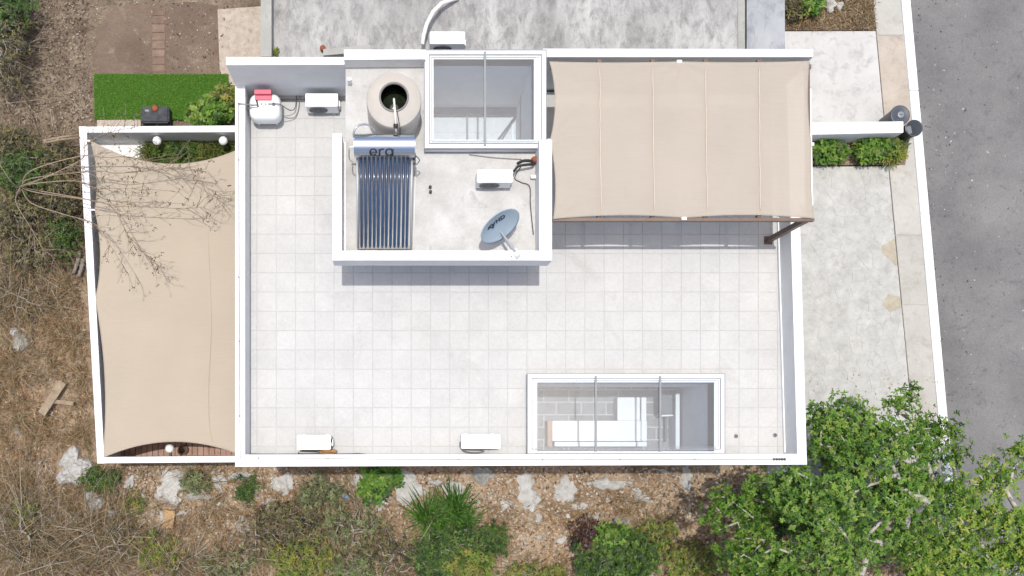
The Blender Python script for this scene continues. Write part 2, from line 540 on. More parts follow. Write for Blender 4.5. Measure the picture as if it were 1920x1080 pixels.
def build_ground():
    xs = np.concatenate([[-600, -60, -24], np.arange(-13, 10.01, .14), [10.5, 24, 60, 600]])
    ys = np.concatenate([[-600, -60, -16], np.arange(-5.5, 13.51, .14), [15, 24, 60, 600]])
    X, Y = np.meshgrid(xs, ys)
    Z = vnoise(X, Y, 3) * .05
    px = X / (H / F) + NX
    py = NY - Y / (H / F)
    fade = np.clip((9.0 - X) / 1.0, 0, 1) * np.clip((X + 13) / 2, 0, 1) * np.clip((Y + 5.4) / 2, 0, 1) * np.clip((13.4 - Y) / 2, 0, 1)
    calm = np.where((px > 165) & (px < 500) & (py < 250), .25, 1.0)
    Z = Z * fade * calm
    nx, ny = len(xs), len(ys)
    v = np.stack([X, Y, Z], -1).reshape(-1, 3)
    idx = np.arange(nx * ny).reshape(ny, nx)
    f = np.stack([idx[:-1, :-1], idx[:-1, 1:], idx[1:, 1:], idx[1:, :-1]], -1).reshape(-1, 4)
    b = MB()
    b.v = [tuple(map(float, p)) for p in v]
    b.f = [tuple(map(int, p)) for p in f]
    b.smooth = [True] * len(b.f)
    return structure(b.build('ground', 'soil'), 'dry brown ground with leaf litter and limestone', 'ground')


def gz(X, Y):
    x = np.asarray(X, float)
    y = np.asarray(Y, float)
    Z = vnoise(x, y, 3) * .05
    px = x / (H / F) + NX
    py = NY - y / (H / F)
    fade = np.clip((9.0 - x) / 1.0, 0, 1) * np.clip((x + 13) / 2, 0, 1) * np.clip((y + 5.4) / 2, 0, 1) * np.clip((13.4 - y) / 2, 0, 1)
    calm = np.where((px > 165) & (px < 500) & (py < 250), .25, 1.0)
    return Z * fade * calm


build_ground()


def poly(pts, z):
    return [XY(x, y, z) for x, y in pts]


# street
def kx(y, o=0):   # kerb inner edge in photo pixels at pavement level
    return 1690 + .089 * y + o


road = MB()
road.prism(poly([(kx(-3500, 14), -3500), (6000, -3500), (6000, 5000), (kx(5000, 14), 5000)], .01), -.3, .012)
structure(road.build('road', 'asphalt'), 'pale worn grey asphalt street with dark oil spots', 'road')
SW = .13
kerb = bpy.data.objects.new('kerb', None)
COL.objects.link(kerb)
structure(kerb, 'white painted kerb between pavement and street', 'kerb')
ky = [-420, -200, -30, 170, 400, 640, 880, 1120, 1400]
for a, b_ in zip(ky[:-1], ky[1:]):
    m = MB().prism(poly([(kx(a), a), (kx(a, 17), a), (kx(b_, 17), b_ - .6), (kx(b_), b_ - .6)], SW), -.1, SW + .012)
    m.build('kerb_stone', 'kerb', kerb, .012)
swk = bpy.data.objects.new('sidewalk', None)
COL.objects.link(swk)
structure(swk, 'pavement of pale concrete slabs along the kerb', 'sidewalk')


def sx(y, o=0):
    return 1638 + .094 * y + o


sy = [-420, -180, 66, 262, 441, 572, 706, 860, 1010, 1160, 1400]
for i, (a, b_) in enumerate(zip(sy[:-1], sy[1:])):
    m = MB().prism(poly([(sx(a), a + .8), (kx(a, -1.0), a + .8), (kx(b_, -1.0), b_ - .4), (sx(b_), b_ - .4)], SW), -.1, SW - .004 * (i % 3))
    m.build('paving_slab', 'sidewalk_tan' if i == 2 else 'sidewalk', swk, .008)
MB().prism(poly([(sx(-420, -1), -420), (kx(-420, 1), -420), (kx(1400, 1), 1400), (sx(1400, -1), 1400)], .1), -.2, .1).build('bed', 'flag_joint', swk)

m = MB().prism(poly([(1340, 59), (sx(59, -1.5), 58), (sx(268, -1.5), 268), (1340, 268)], SW), -.2, SW - .002)
structure(m.build('front_apron', 'apron', None, .01), 'stained white concrete front apron beside the shade canopy', 'apron')

# driveway of irregular pale flagstones
drv = bpy.data.objects.new('driveway', None)
COL.objects.link(drv)
structure(drv, 'pale irregular flagstone driveway in front of the house', 'driveway')
DP = [(1440, 312), (sx(312, -1.5), 312), (sx(960, -1.5), 960), (1440, 960)]
MB().prism(poly(DP, SW), -.2, SW - .011).build('mortar_bed', 'flag_joint', drv)


def clip(pg, a, b, c):     # keep a*x+b*y<=c
    out = []
    for i in range(len(pg)):
        p, q = pg[i], pg[(i + 1) % len(pg)]
        dp = a * p[0] + b * p[1] - c
        dq = a * q[0] + b * q[1] - c
        if dp <= 0:
            out.append(p)
        if dp * dq < 0:
            t = dp / (dp - dq)
            out.append((p[0] + (q[0] - p[0]) * t, p[1] + (q[1] - p[1]) * t))
    return out


def voronoi(box, seeds, gap):
    cells = []
    for i, (x, y) in enumerate(seeds):
        pg = list(box)
        for j, (u, w) in enumerate(seeds):
            if i == j:
                continue
            a, b = u - x, w - y
            L = math.hypot(a, b)
            if L > 2.2:
                continue
            pg = clip(pg, a / L, b / L, (a / L) * (x + u) / 2 + (b / L) * (y + w) / 2 - gap)
            if len(pg) < 3:
                break
        if len(pg) >= 3:
            cells.append(pg)
    return cells


dpw = poly(DP, SW)
x0, y1 = dpw[0]
x1 = dpw[2][0]
y0 = dpw[2][1]
seeds = []
step = .37
j = 0
yy = y0 + step / 2
while yy < y1:
    xx = x0 + step / 2 + (step / 2 if j % 2 else 0)
    while xx < x1:
        seeds.append((xx + random.uniform(-.14, .14), yy + random.uniform(-.14, .14)))
        xx += step
    yy += step
    j += 1
seeds = [sd_ for sd_ in seeds if sd_[0] < sx(NY - sd_[1] / ((H - SW) / F), 0) * 1.0 and True]
# straight driveway edge on the pavement side
e0, e1 = dpw[1], dpw[2]
ex, ey = e1[0] - e0[0], e1[1] - e0[1]
L = math.hypot(ex, ey)
na, nb = -ey / L, ex / L
if na * x0 + nb * y0 > na * e0[0] + nb * e0[1]:
    na, nb = -na, -nb
boxp = clip([(x0, y0), (x1 + .5, y0), (x1 + .5, y1), (x0, y1)], na, nb, na * e0[0] + nb * e0[1])
W2P = lambda X, Y, z: (X * F / (H - z) + NX, NY - Y * F / (H - z))
seeds = [q for q in seeds if W2P(q[0], q[1], SW)[0] < sx(W2P(q[0], q[1], SW)[1], -2)]
for cell in voronoi(boxp, seeds, .0025):
    cx = sum(p[0] for p in cell) / len(cell)
    cy = sum(p[1] for p in cell) / len(cell)
    zt = SW - random.uniform(0, .006)
    top = [(cx + (p[0] - cx) * .985, cy + (p[1] - cy) * .985) for p in cell]
    MB().prism(cell, SW - .03, zt, top).build('flagstone', 'flag_tan' if random.random() < .03 else 'flag', drv)

# planting bed beside the driveway, neighbour's front bed, bare earth plot, gravel strip
m = MB().prism(poly([(1440, 263), (sx(263, 42), 266), (sx(312, 30), 309), (1440, 310)], .15), -.1, .15)
structure(m.build('planting_bed', 'soil'), 'brown soil planting bed under the white front wall', 'bed')
m = MB().prism(poly([(1440, -300), (sx(-300, -1), -300), (sx(57, -1), 57), (1440, 57)], .06), -.1, .06)
structure(m.build('front_bed', 'soil'), 'dry brown front bed of the neighbouring house', 'bed')
m = MB().prism(poly([(200, 22), (225, 12), (262, 6), (300, 9), (350, 4), (408, 10), (411, 60), (409, 100), (414, 142), (290, 139), (178, 141), (182, 120), (172, 104), (184, 80), (178, 60), (192, 44)], .03), -.1, .035)
structure(m.build('earth_plot', 'earth'), 'bare trodden earth behind the green lawn', 'earth')
m = MB().prism(poly([(408, 18), (490, 12), (490, 160), (424, 160), (412, 130)], .03), -.1, .045)
structure(m.build('gravel_strip', 'gravel'), 'pale gravel strip beside the neighbouring house wall', 'gravel')
pth = bpy.data.objects.new('garden_path', None)
COL.objects.link(pth)
structure(pth, 'narrow path of worn reddish slabs across bare earth', 'path')
yy = 14
while yy < 136:
    hgt = random.uniform(13, 17)
    MB().prism(poly([(286 + random.uniform(-1, 1), yy), (310 + random.uniform(-1, 1), yy), (309 + random.uniform(-1, 1), yy + hgt - 1), (285 + random.uniform(-1, 1), yy + hgt - 1)], .05), 0, .05 + random.uniform(0, .012)).build('path_slab', 'brickpath', pth, .006)
    yy += hgt

# ================================================================== THE HOUSE
house = empty('house', 'white flat roofed house with pale tiled roof terrace and skylights', 'house')
ZP = 6.97
kP = (H - ZP) / F


def wp(px, py):
    return XY(px, py, ZP)


SWo, SEo = wp(441, 875), wp(1513, 871)
SWi, SEi = wp(459.5, 852.5), wp(1495, 851)
YN = 7.84
NEo = (SEo[0] - .0288 * (YN - SEo[1]), YN)
NEi = (SEi[0] - .0288 * (YN - SEi[1]), YN)
NWo = (SWo[0], YN)
NWi = (SWi[0], YN)
for z0, z1, nm, mt in ((0, ZR - .12, 'wall', 'white'), (ZR - .12, ZP, 'parapet', 'white')):
    MB().prism([SWo, SEo, (SEi[0], SEi[1]), SWi], z0, z1).build(nm, mt, house)
    MB().prism([SEo, NEo, NEi, SEi], z0, z1).build(nm, mt, house)
    MB().prism([NWo, SWo, SWi, NWi], z0, z1).build(nm, 'white', house)
# north wall in three heights
zA, zB, zC = 8.22, 8.58, 8.22
pa = [XY(424, 107, zA), XY(646, 107, zA), XY(646, 121, zA), XY(424, 122, zA)]
MB().prism(pa, 0, zA).build('privacy_wall', 'white', house)
pb = [XY(645, 93, zB), XY(798, 93, zB), XY(798, 111, zB), XY(645, 112, zB)]
MB().prism(pb, 0, zB).build('privacy_wall', 'white', house)
pc = [XY(1018, 91, zC), XY(1524, 92, zC), XY(1524, 107, zC), XY(1018, 107, zC)]
MB().prism(pc, 0, zC).build('privacy_wall', 'offwhite', house)

# skylight openings
kA = 8.45
S1 = (*XY(813, 262, kA), *XY(1001, 111, kA))        # stair tower light well x0,y0,x1,y1
kB = 6.5
S2 = (*XY(1007, 846, kB), *XY(1339, 717, kB))       # patio light well

# roof slab around both openings, with the tiles as its pieces
rx0, rx1, ry0, ry1 = SWi[0] - .02, SEi[0] + .02, SEi[1] - .02, YN - .1
roof = MB()
for a in ((rx0, S1[0], ry0, ry1), (S2[2], rx1, ry0, S2[3]), (S1[0], S2[0], ry0, S2[3]), (S1[0], rx1, S2[3], S1[1]),
          (S1[2], rx1 - .25, S1[1], ry1)):
    roof.box(*a, ZR - .2, ZR - .01)
roof.box(S2[0], S2[2], ry0 - .02, S2[1], ZR - .2, ZR - .01)
roof_o = roof.build('roof', 'grout', house)
BX0, BY0, BX1, BY1 = -.82, 4.02, 2.92, 7.75           # stair tower body
tp = 36.13 / 85.0
tx0 = (662.7 - NX) / 85.0
ty0 = (NY - 584.0) / 85.0
tile_cache = {}


def tile(x0, x1, y0, y1, tilt):
    g = .0042
    key = (round(x1 - x0, 3), round(y1 - y0, 3))
    if key not in tile_cache:
        hx, hy = (x1 - x0) / 2 - g, (y1 - y0) / 2 - g
        if hx < .02 or hy < .02:
            return
        me_o = MB().prism([(-hx, -hy), (hx, -hy), (hx, hy), (-hx, hy)], -.02, 0,
                          [(-hx + .004, -hy + .004), (hx - .004, -hy + .004), (hx - .004, hy - .004), (-hx + .004, hy - .004)]).build('roof_tile', 'tile')
        tile_cache[key] = me_o.data
        o = me_o
    else:
        o = bpy.data.objects.new('roof_tile', tile_cache[key])
        COL.objects.link(o)
    o.parent = roof_o
    o.location = ((x0 + x1) / 2, (y0 + y1) / 2, ZR + random.uniform(-.0012, .0012))
    o.rotation_euler = (random.uniform(-.002, .002), random.uniform(-.002, .002), 0)


for i in range(-12, 26):
    for j in range(-16, 10):
        a0, a1 = tx0 + i * tp, tx0 + (i + 1) * tp
        b1, b0 = ty0 - j * tp, ty0 - (j + 1) * tp
        ex1 = SEi[0] - .0288 * ((b0 + b1) / 2 - SEi[1]) - .005
        a0, a1 = max(a0, SWi[0] + .005), min(a1, ex1)
        b0, b1 = max(b0, SWi[1] + .008), min(b1, YN - .25)
        if a1 - a0 < .06 or b1 - b0 < .06:
            continue
        if a0 > BX0 and a1 < 3.4 and b0 > BY0:
            continue                      # wholly inside the stair tower
        if b0 > 5.0 and a0 > 3.3:
            continue                      # deep under the canopy, out of sight
        h0, h1, g0, g1 = S2[0], S2[2], S2[1], S2[3]
        if a1 > h0 and a0 < h1 and b1 > g0 and b0 < g1:
            opts = [(a0, min(a1, h0), b0, b1), (max(a0, h1), a1, b0, b1), (a0, a1, max(b0, g1), b1)]
            opts = [o for o in opts if o[1] - o[0] > .05 and o[3] - o[2] > .05]
            if not opts:
                continue
            a0, a1, b0, b1 = max(opts, key=lambda o: (o[1] - o[0]) * (o[3] - o[2]))
        tile(a0, a1, b0, b1, 0)

# stair tower: body, roof slab, low parapets
zF, zT = 8.12, 8.71
tw = MB()
tw.box(BX0, BX1, BY0, BY0 + .15, ZR - .01, 8.03)
tw.box(BX0, BX0 + .15, BY0 + .15, BY1, ZR - .01, 8.03)
tw.box(BX1 - .15, BX1, BY0 + .15, BY1, ZR - .01, 8.03)
tw.build('stair_tower_wall', 'white', house)
sx0 = XY(648, 0, zF)[0]
px0, py0 = XY(623.5, 488.3, zT)
px1 = XY(1035, 0, zT)[0]
pyl = XY(0, 250.5, zT)[1]
pyr = XY(0, 262, zT)[1]
slab = MB()
pil, pit, pir = XY(641, 0, zT)[0], XY(0, 470, zT)[1], XY(1011, 0, zT)[0]
for a in ((sx0, S1[0] - .17, pit + .002, 7.68), (S1[0] - .17, pir - .002, pit + .002, S1[1] - .17), (S1[2] + .17, pir - .002, S1[1] - .17, 7.68)):
    slab.box(*a, 8.04, zF)
slab.build('stair_tower_roof', 'slab', house)
zf0 = 8.06
MB().box(px0, pil, py0, pyl, zf0, zT).build('stair_tower_parapet', 'white', house)
MB().box(pir, px1, py0, pyr, zf0, zT - .002).build('stair_tower_parapet', 'white', house)
MB().box(pil, pir, py0 + .002, pit, zf0 + .002, zT - .001).build('stair_tower_parapet', 'white', house)
MB().box(sx0 - .22, sx0, pit, pyl, 8.05, zF - .005).build('stair_tower_ledge', 'white', house)

# light well of the stair: walls, landing, handrail
w = .16
for a in ((S1[0] - w, S1[2] + w, S1[3], S1[3] + .14), (S1[0] - w, S1[0], S1[1], S1[3]), (S1[2], S1[2] + w, S1[1], S1[3]), (S1[0] - w, S1[2] + w, S1[1] - w, S1[1])):
    MB().box(*a, 5.0, kA - .02).build('stair_well_wall', 'iwall', house)
land = MB().box(S1[0] - .1, S1[2] + .1, S1[1] - .1, S1[3] + .1, 5.0, 5.14).build('stair_landing', 'iwall', house)
MB().box(S1[0], S1[2], S1[3] - .16, S1[3], 5.14, 5.3).build('ledge', 'ifloor', land)
for i in range(4):
    ax = S1[0] + .02 + i * .5
    for j in range(4):
        ay = S1[1] + .01 + j * .36
        MB().box(ax, ax + .485, ay, ay + .345, 5.14, 5.155).build('floor_tile', 'landing', land)
MB().tube([(S1[2] - .02, S1[3] - .2, 5.3), (S1[2] - .5, S1[1] + .7, 5.7), (S1[2] - .72, S1[1] + .1, 6.0)], .025).build('handrail', 'steel_dull', land)
MB().box(1.62, 1.66, S1[1], S1[3] - .17, 5.15, 5.26).build('nosing', 'gasket', land)
MB().box(S1[2] - .1, S1[2] - .06, S1[1] + .1, S1[3] - .2, 5.15, 5.22).build('door_track', 'framewhite', land)


def skylight(ox0, oy0, ox1, oy1, inn, z0, ztop, bars, label, sy_=None):
    """curb ring, aluminium frame, gasket lines, glass panes, bars"""
    e = bpy.data.objects.new('skylight', None)
    COL.objects.link(e)
    e.parent = house
    e['label'] = label
    ix0, iy0, ix1, iy1 = inn
    for a in ((ox0, ix0, oy0, oy1), (ix1, ox1, oy0, oy1), (ix0, ix1, iy1, oy1), (ix0, ix1, oy0, iy0)):
        MB().box(*a, z0, ztop).build('curb', 'framewhite', e)
    def ring(d, wd, za, zb, name, mt):
        x0_, y0_, x1_, y1_ = ox0 + d, oy0 + d, ox1 - d, oy1 - d
        r = MB()
        r.box(x0_, x0_ + wd, y0_, y1_, za, zb)
        r.box(x1_ - wd, x1_, y0_, y1_, za, zb)
        r.box(x0_ + wd, x1_ - wd, y1_ - wd, y1_, za, zb)
        r.box(x0_ + wd, x1_ - wd, y0_, y0_ + wd, za, zb)
        return r.build(name, mt, e)
    ring(.075, .022, ztop, ztop + .03, 'gasket', 'frameline')
    ring(.125, .012, ztop, ztop + .012, 'gasket', 'gasket')
    ring(-.02, .02, ztop - .06, ztop + .008, 'flashing', 'frameline')
    xs = [ix0 - .05] + bars + [ix1 + .05]
    for a, b in zip(xs[:-1], xs[1:]):
        MB().box(a + .012, b - .012, iy0 - .05, iy1 + .05, ztop + .006, ztop + .016).build('pane', 'glass', e)
    for bx in bars:
        MB().box(bx - .022, bx + .022, oy0 + .03, oy1 - .03, ztop + .018, ztop + .06).build('bar', 'bar', e, .006)
    return e


o1 = XY(797, 277, kA)
o2 = XY(1023, 95, kA)
skylight(o1[0], o1[1], o2[0], o2[1], S1, zF - .06, kA, [XY(909, 0, kA)[0]], 'square two pane skylight above the stair')
q1 = XY(990, 849.5, kB)
q2 = XY(1358, 702, kB)
skylight(q1[0], q1[1], q2[0], q2[1], S2, ZR - .19, kB, [XY(1116.5, 0, kB)[0], XY(1237, 0, kB)[0]], 'long three pane skylight above the patio')

# patio under the long skylight
zf = 3.2
pf = MB().box(2.0, 7.3, -.24, 3.6, zf - .2, zf - .012).build('patio_floor', 'ifloor_joint', house)
ifl = None
for j in range(7):
    for i in range(8):
        ax = 2.45 + i * .62 + (.31 if j % 2 else 0)
        ay = -.22 + j * .31
        o = MB().box(0, .59, 0, .28, 0, .012).build('floor_tile', 'ifloor', pf) if ifl is None else bpy.data.objects.new('floor_tile', ifl)
        if ifl is None:
            ifl = o.data
        else:
            COL.objects.link(o)
            o.parent = pf
        o.location = (ax, ay, zf - .012)
MB().box(S2[0] - .1, S2[2] + .1, S2[3], S2[3] + .14, 4.55, kB - .02).build('patio_wall', 'iwall', house)
MB().box(S2[2], S2[2] + .12, S2[1], S2[3], zf, kB - .02).build('patio_wall', 'iwall', house)
MB().box(S2[2], S2[2] + .12, S2[3] + .001, 3.6, zf, ZR - .2).build('patio_wall', 'iwall', house)
MB().box(S2[0] - .12, S2[0], S2[1], S2[3], 5.6, kB - .02).build('patio_wall', 'iwall', house)
MB().box(1.9, 2.0, -.24, 3.6, zf - .2, ZR - .2).build('patio_wall', 'iwall', house)
MB().box(2.0, 7.3, 3.6, 3.7, zf - .2, ZR - .2).build('patio_wall', 'iwall', house)
MB().box(S2[0], S2[2], S2[1] - .05, S2[1], zf, kB - .02).build('patio_wall', 'iwall', house)
bench = empty('patio_bench', 'white L shaped bench standing on the grey patio floor below the skylight', 'bench')
zb = 3.72
b1 = [XY(1036, 827, zb), XY(1213, 827, zb), XY(1213, 789, zb), XY(1036, 789, zb)]
MB().prism(b1, zf, zb).build('seat', 'framewhite', bench, .01)
b1 = [XY(1158, 788.6, zb), XY(1200, 788.6, zb), XY(1200, 745, zb), XY(1158, 745, zb)]
MB().prism(b1, zf, zb - .002).build('seat', 'framewhite', bench, .01)
b1 = [XY(1040, 837, zb + .12), XY(1213, 837, zb + .12), XY(1213, 828.5, zb + .12), XY(1040, 828.5, zb + .12)]
MB().prism(b1, zf, zb + .12).build('backrest', 'framewhite', bench, .01)
b1 = [XY(1203, 826.5, zb + .12), XY(1212, 826.5, zb + .12), XY(1212, 745, zb + .12), XY(1203, 745, zb + .12)]
MB().prism(b1, zb + .001, zb + .12).build('backrest', 'framewhite', bench, .01)
b1 = [XY(1027, 837, zb), XY(1036, 837, zb), XY(1036, 789, zb), XY(1027, 789, zb)]
MB().prism(b1, zf, zb - .03).build('end_panel', 'orange', bench)
cab = empty('patio_cabinet', 'dark slate cabinet beside the patio wall below the skylight', 'cabinet')
MB().prism([XY(1240, 776, 4.0), XY(1261, 776, 4.0), XY(1261, 740, 4.0), XY(1240, 740, 4.0)], zf, 4.0).build('top', 'slate', cab, .01)
MB().prism([XY(1241, 781, 3.9), XY(1262, 780, 3.9), XY(1262, 777.5, 3.9), XY(1241, 777.5, 3.9)], zf, 3.9).build('door', 'framewhite', cab)
MB().prism([XY(1247, 828, 3.4), XY(1251, 828, 3.4), XY(1250, 781, 3.4), XY(1247, 781, 3.4)], zf, 3.4).build('leg_rail', 'slate', cab)
tag(MB().prism([XY(1267, 841, 3.9), XY(1274.5, 841, 3.9), XY(1274.5, 737, 3.9), XY(1267, 737, 3.9)], 3.2, 3.9).build('patio_ledge', 'framewhite', None, .01),
    'narrow white ledge along the patio wall under the skylight', 'ledge')

# skirting board along the east parapet, entry canopy slab
sk = MB()
sk.prism([(SEi[0] - .03, SEi[1] + .02), (SEi[0] - .004, SEi[1] + .02), (SEi[0] - .004 - .0288 * 5.2, SEi[1] + 5.2), (SEi[0] - .03 - .0288 * 5.2, SEi[1] + 5.2)], ZR - .005, ZR + .09)
sk.build('skirting', 'framewhite', house)
c0 = XY(1524.5, 385, 3.2)
c1 = XY(1521, 166, 3.2)
MB().prism([(8.6, c0[1]), c0, c1, (8.55, c1[1])], 2.95, 3.2).build('entry_canopy_slab', 'white', house)

# ================================================================== NEIGHBOUR
nb = empty('neighbouring_house', 'neighbouring house with stained grey concrete roof', 'house')
zn = 5.6
MB().prism(poly([(512.5, -260), (1383, -260), (1383, 112), (512.5, 112)], zn), 0, zn).build('roof', 'nroof', nb)
MB().prism(poly([(489, -260), (509, -260), (509, 106), (489, 106)], zn + .35), 0, zn + .35).build('parapet', 'nwall', nb)
MB().prism(poly([(1383.5, -260), (1396, -260), (1396, 118), (1383.5, 118)], zn - .5), 0, zn - .5).build('gutter', 'nwall', nb)
MB().prism(poly([(1396, -260), (1470, -260), (1472, 104), (1396, 104)], 3.0), 2.7, 3.0).build('porch_roof', 'bluegrey', nb)
MB().prism(poly([(1397, -260), (1412, -260), (1412, 103), (1397, 103)], 3.0), 0, 3.13).build('porch_parapet', 'bluegrey', nb)
MB().prism(poly([(1465, -260), (1470.6, -260), (1472.6, 104), (1466, 104)], 3.0), 0, 2.7).build('porch_wall', 'white', nb)
cnd = MB()
pts = [P(792, 84, 6.1), P(794, 68, 6.1), P(800, 45, 6.1), P(812, 22, 6.05), P(828, 6, 5.95), P(846, 0, 5.8), P(858, -3, 5.66)]
tag(cnd.tube(pts, .045, 10).build('conduit', 'pvc'), 'curved grey conduit pipe across the neighbouring concrete roof', 'pipe')
slb = MB().prism([XY(606, 92, 7.2), XY(694, 84, 7.2), XY(696, 96, 7.2), XY(606, 104, 7.2)], zn, 7.2)
tag(slb.build('masonry_pier', 'nwall'), 'low pale masonry pier behind the white privacy wall', 'pier')
tag(MB().lathe([(.05, 0), (.065, .02), (.065, .15), (.045, .2)], 14, tuple(P(606, 94, zn))).build('clay_pot', 'rust'), 'small orange clay pot beside the pale masonry pier', 'pot')
def bush_small_dummy():
    pass


# ================================================================== ROOFTOP OBJECTS
def condenser(px0_, py0_, px1_, py1_, zt, zb_, label, flip=False, front='south', dark=False):
    """outdoor air conditioning unit: casing, lid, fan grille ring, fan, feet, valve cover"""
    a = XY(px0_, py1_, zt)
    b = XY(px1_, py0_, zt)
    cx, cy = (a[0] + b[0]) / 2, (a[1] + b[1]) / 2
    wx, wy = (b[0] - a[0]) / 2, (b[1] - a[1]) / 2
    e = empty('air_conditioner', label, 'air conditioner', (cx, cy, zb_), 'outdoor air conditioning units')
    h = zt - zb_
    s_ = -1 if front == 'south' else 1
    MB().box(-wx + .006, wx - .006, -wy + .006, wy - .006, .06, h - .03).build('casing', 'acwhite', e, .008)
    MB().box(-wx, wx, -wy, wy, h - .03, h).build('lid', 'acwhite', e, .01)
    y = s_ * (wy - .003)
    r = min(.2, (h - .1) / 2 - .02)
    fc = (-wx * .25, y, .03 + h / 2)
    fan = MB()
    for k in range(3):
        rr = r * (1 - .3 * k)
        pts_ = [(fc[0] + rr * math.cos(t), y + s_ * .012, fc[2] + rr * math.sin(t)) for t in np.linspace(0, 2 * math.pi, 25)]
        fan.tube(pts_, .006, 5, False)
    for t in np.linspace(0, math.pi, 7)[:-1]:
        fan.tube([(fc[0] + r * math.cos(t), y + s_ * .012, fc[2] + r * math.sin(t)), (fc[0] - r * math.cos(t), y + s_ * .012, fc[2] - r * math.sin(t))], .005, 5, False)
    fan.build('fan_grille', 'acgrille', e)
    d = MB()
    n = 24
    v = [(fc[0] + r * math.cos(2 * math.pi * k / n), y + s_ * .001, fc[2] + r * math.sin(2 * math.pi * k / n)) for k in range(n)]
    d.add(v + [(p[0], p[1] + s_ * .003, p[2]) for p in v], [tuple(range(n)), tuple(range(2 * n - 1, n - 1, -1))] + [(k, (k + 1) % n, n + (k + 1) % n, n + k) for k in range(n)])
    d.build('fan_opening', 'dark' if dark else 'acgrille', e)
    for q in (-1, 1):
        MB().box(q * wx * .7 - .03, q * wx * .7 + .03, -wy - .02, wy + .02, 0, .06).build('foot', 'alu', e)
    MB().box(wx, wx + .035, -wy * .5, wy * .4, .12, h * .6).build('valve_cover', 'acwhite', e, .008)
    return e


condenser(572.5, 175, 633.5, 199.5, 6.78, ZR, 'white air conditioner beside the gas tank under the privacy wall')
condenser(894.5, 318, 961, 342, 8.7, zF, 'white air conditioner on the stair tower roof near the satellite dish')
condenser(557, 816, 620, 843, 6.8, ZR, 'white air conditioner with ochre pipe lagging by the roof parapet')
condenser(865, 814.5, 938, 841.5, 6.8, ZR, 'white air conditioner with coiled grey pipes by the long skylight')
condenser(806, 59, 872, 82, 6.28, zn, 'white air conditioner with dark fan on the neighbouring concrete roof', dark=True)


def cable(pts, r, mat, label, cat='cable', n=6):
    return tag(MB().tube(pts, r, n).build('cable', mat), label, cat)


def smoothpts(pts, n=5):
    pts = [Vector(p) for p in pts]
    out = []
    for i in range(len(pts) - 1):
        p0 = pts[max(i - 1, 0)]
        p1, p2 = pts[i], pts[i + 1]
        p3 = pts[min(i + 2, len(pts) - 1)]
        for k in range(n):
            t = k / n
            out.append(.5 * ((2 * p1) + (p2 - p0) * t + (2 * p0 - 5 * p1 + 4 * p2 - p3) * t * t + (3 * p1 - p0 - 3 * p2 + p3) * t ** 3))
    out.append(pts[-1])
    return out


# water tank
tz = 9.32
tc = P(738.7, 188, tz)
wt = empty('water_tank', 'round beige plastic water tank with open manhole on the stair tower', 'water tank', (tc.x, tc.y, zF))
R0 = 51.5 * (H - tz) / F
hT = tz - zF
MB().lathe([(R0 * .97, 0), (R0, .03), (R0, hT * .3), (R0 * .985, hT * .32), (R0, hT * .34), (R0, hT * .64), (R0 * .985, hT * .66), (R0, hT * .68), (R0, hT - .03), (R0 * .985, hT)], 56, close=False).build('body', 'tank', wt)
MB().lathe([(R0 * .985, hT), (R0 * .97, hT + .015), (R0 * .7, hT + .09), (.30, hT + .17), (.27, hT + .185)], 56, close=False).build('shoulder', 'tank', wt)
MB().lathe([(.27, hT + .185), (.25, hT + .18), (.3, hT + .1), (R0 * .95, hT - .1), (R0 * .95, hT - .4)], 40, close=False).build('lining', 'dark', wt)
MB().lathe([(.252, hT + .15), (.285, hT + .175), (.285, hT + .21), (.262, hT + .215), (.25, hT + .2), (.25, hT + .15)], 40, close=False).build('rim', 'tank_rim', wt)
MB().lathe([(R0 * .94, hT - .32), (R0 * .94, hT - .315)], 40).build('water', 'water', wt)
MB().tube([(-.01, .02, hT - .1), (0, -.06, hT + .27), (.02, -.3, hT + .25), (.035, -.47, hT + .1), (.04, -.56, hT - .05), (.045, -.58, hT - .5)], .02, 8).build('fill_pipe', 'pvc', wt)
MB().tube(smoothpts([(.06, -.28, hT + .24), (.09, -.42, hT + .14), (.115, -.53, hT), (.12, -.545, hT - .4)]), .008, 6).build('float_cord', 'wire', wt)
MB().lathe([(.02, 0), (.05, .02), (.05, .08), (.02, .12)], 12, (.036, -.5, hT - .01)).build('valve', 'dark', wt)

# solar water heater
za = 9.22
ra = .225
ax0 = XY(664, 0, za)[0]
ax1 = XY(777.5, 0, za)[0]
ay = XY(0, 273, za)[1]
sh = empty('solar_water_heater', 'solar water heater with steel drum and dark blue glass tubes', 'solar heater', ((ax0 + ax1) / 2, ay, zF))
def loc(v, o=sh):
    return tuple(Vector(v) - o.location)
drum = MB()
n = 56
def ring_at(x, r):
    return [loc((x, ay + r * math.cos(2 * math.pi * k / n), za + r * math.sin(2 * math.pi * k / n))) for k in range(n)]
for xa, xb, r in ((ax0 + .07, ax1 - .07, ra * .985), (ax0, ax0 + .07, ra), (ax1 - .07, ax1, ra)):
    drum.add(ring_at(xa, r) + ring_at(xb, r), [(k, (k + 1) % n, n + (k + 1) % n, n + k) for k in range(n)], True)
    for xe in (xa, xb):
        drum.add(ring_at(xe, r), [tuple(range(n))])
drum_o = drum.build('drum', 'steel', sh)
yT, zTt = XY(0, 292, 9.1)[1], 9.08
yB, zBb = XY(0, 463, 8.28)[1], 8.28
tx = np.linspace(XY(676.5, 0, 9.1)[0], XY(764.5, 0, 9.1)[0], 12)
for x in tx:
    jx = random.uniform(-.004, .004)
    pts_ = [(x, yT + .12, zTt + .06), (x + jx, (yT + yB) / 2, (zTt + zBb) / 2), (x - .012 + jx, yB + .03, zBb + .015), (x - .012 + jx, yB - .01, zBb - .005)]
    MB().tube([loc(p) for p in pts_], [.026, .026, .026, .014], 14).build('glass_tube', 'tube', sh)
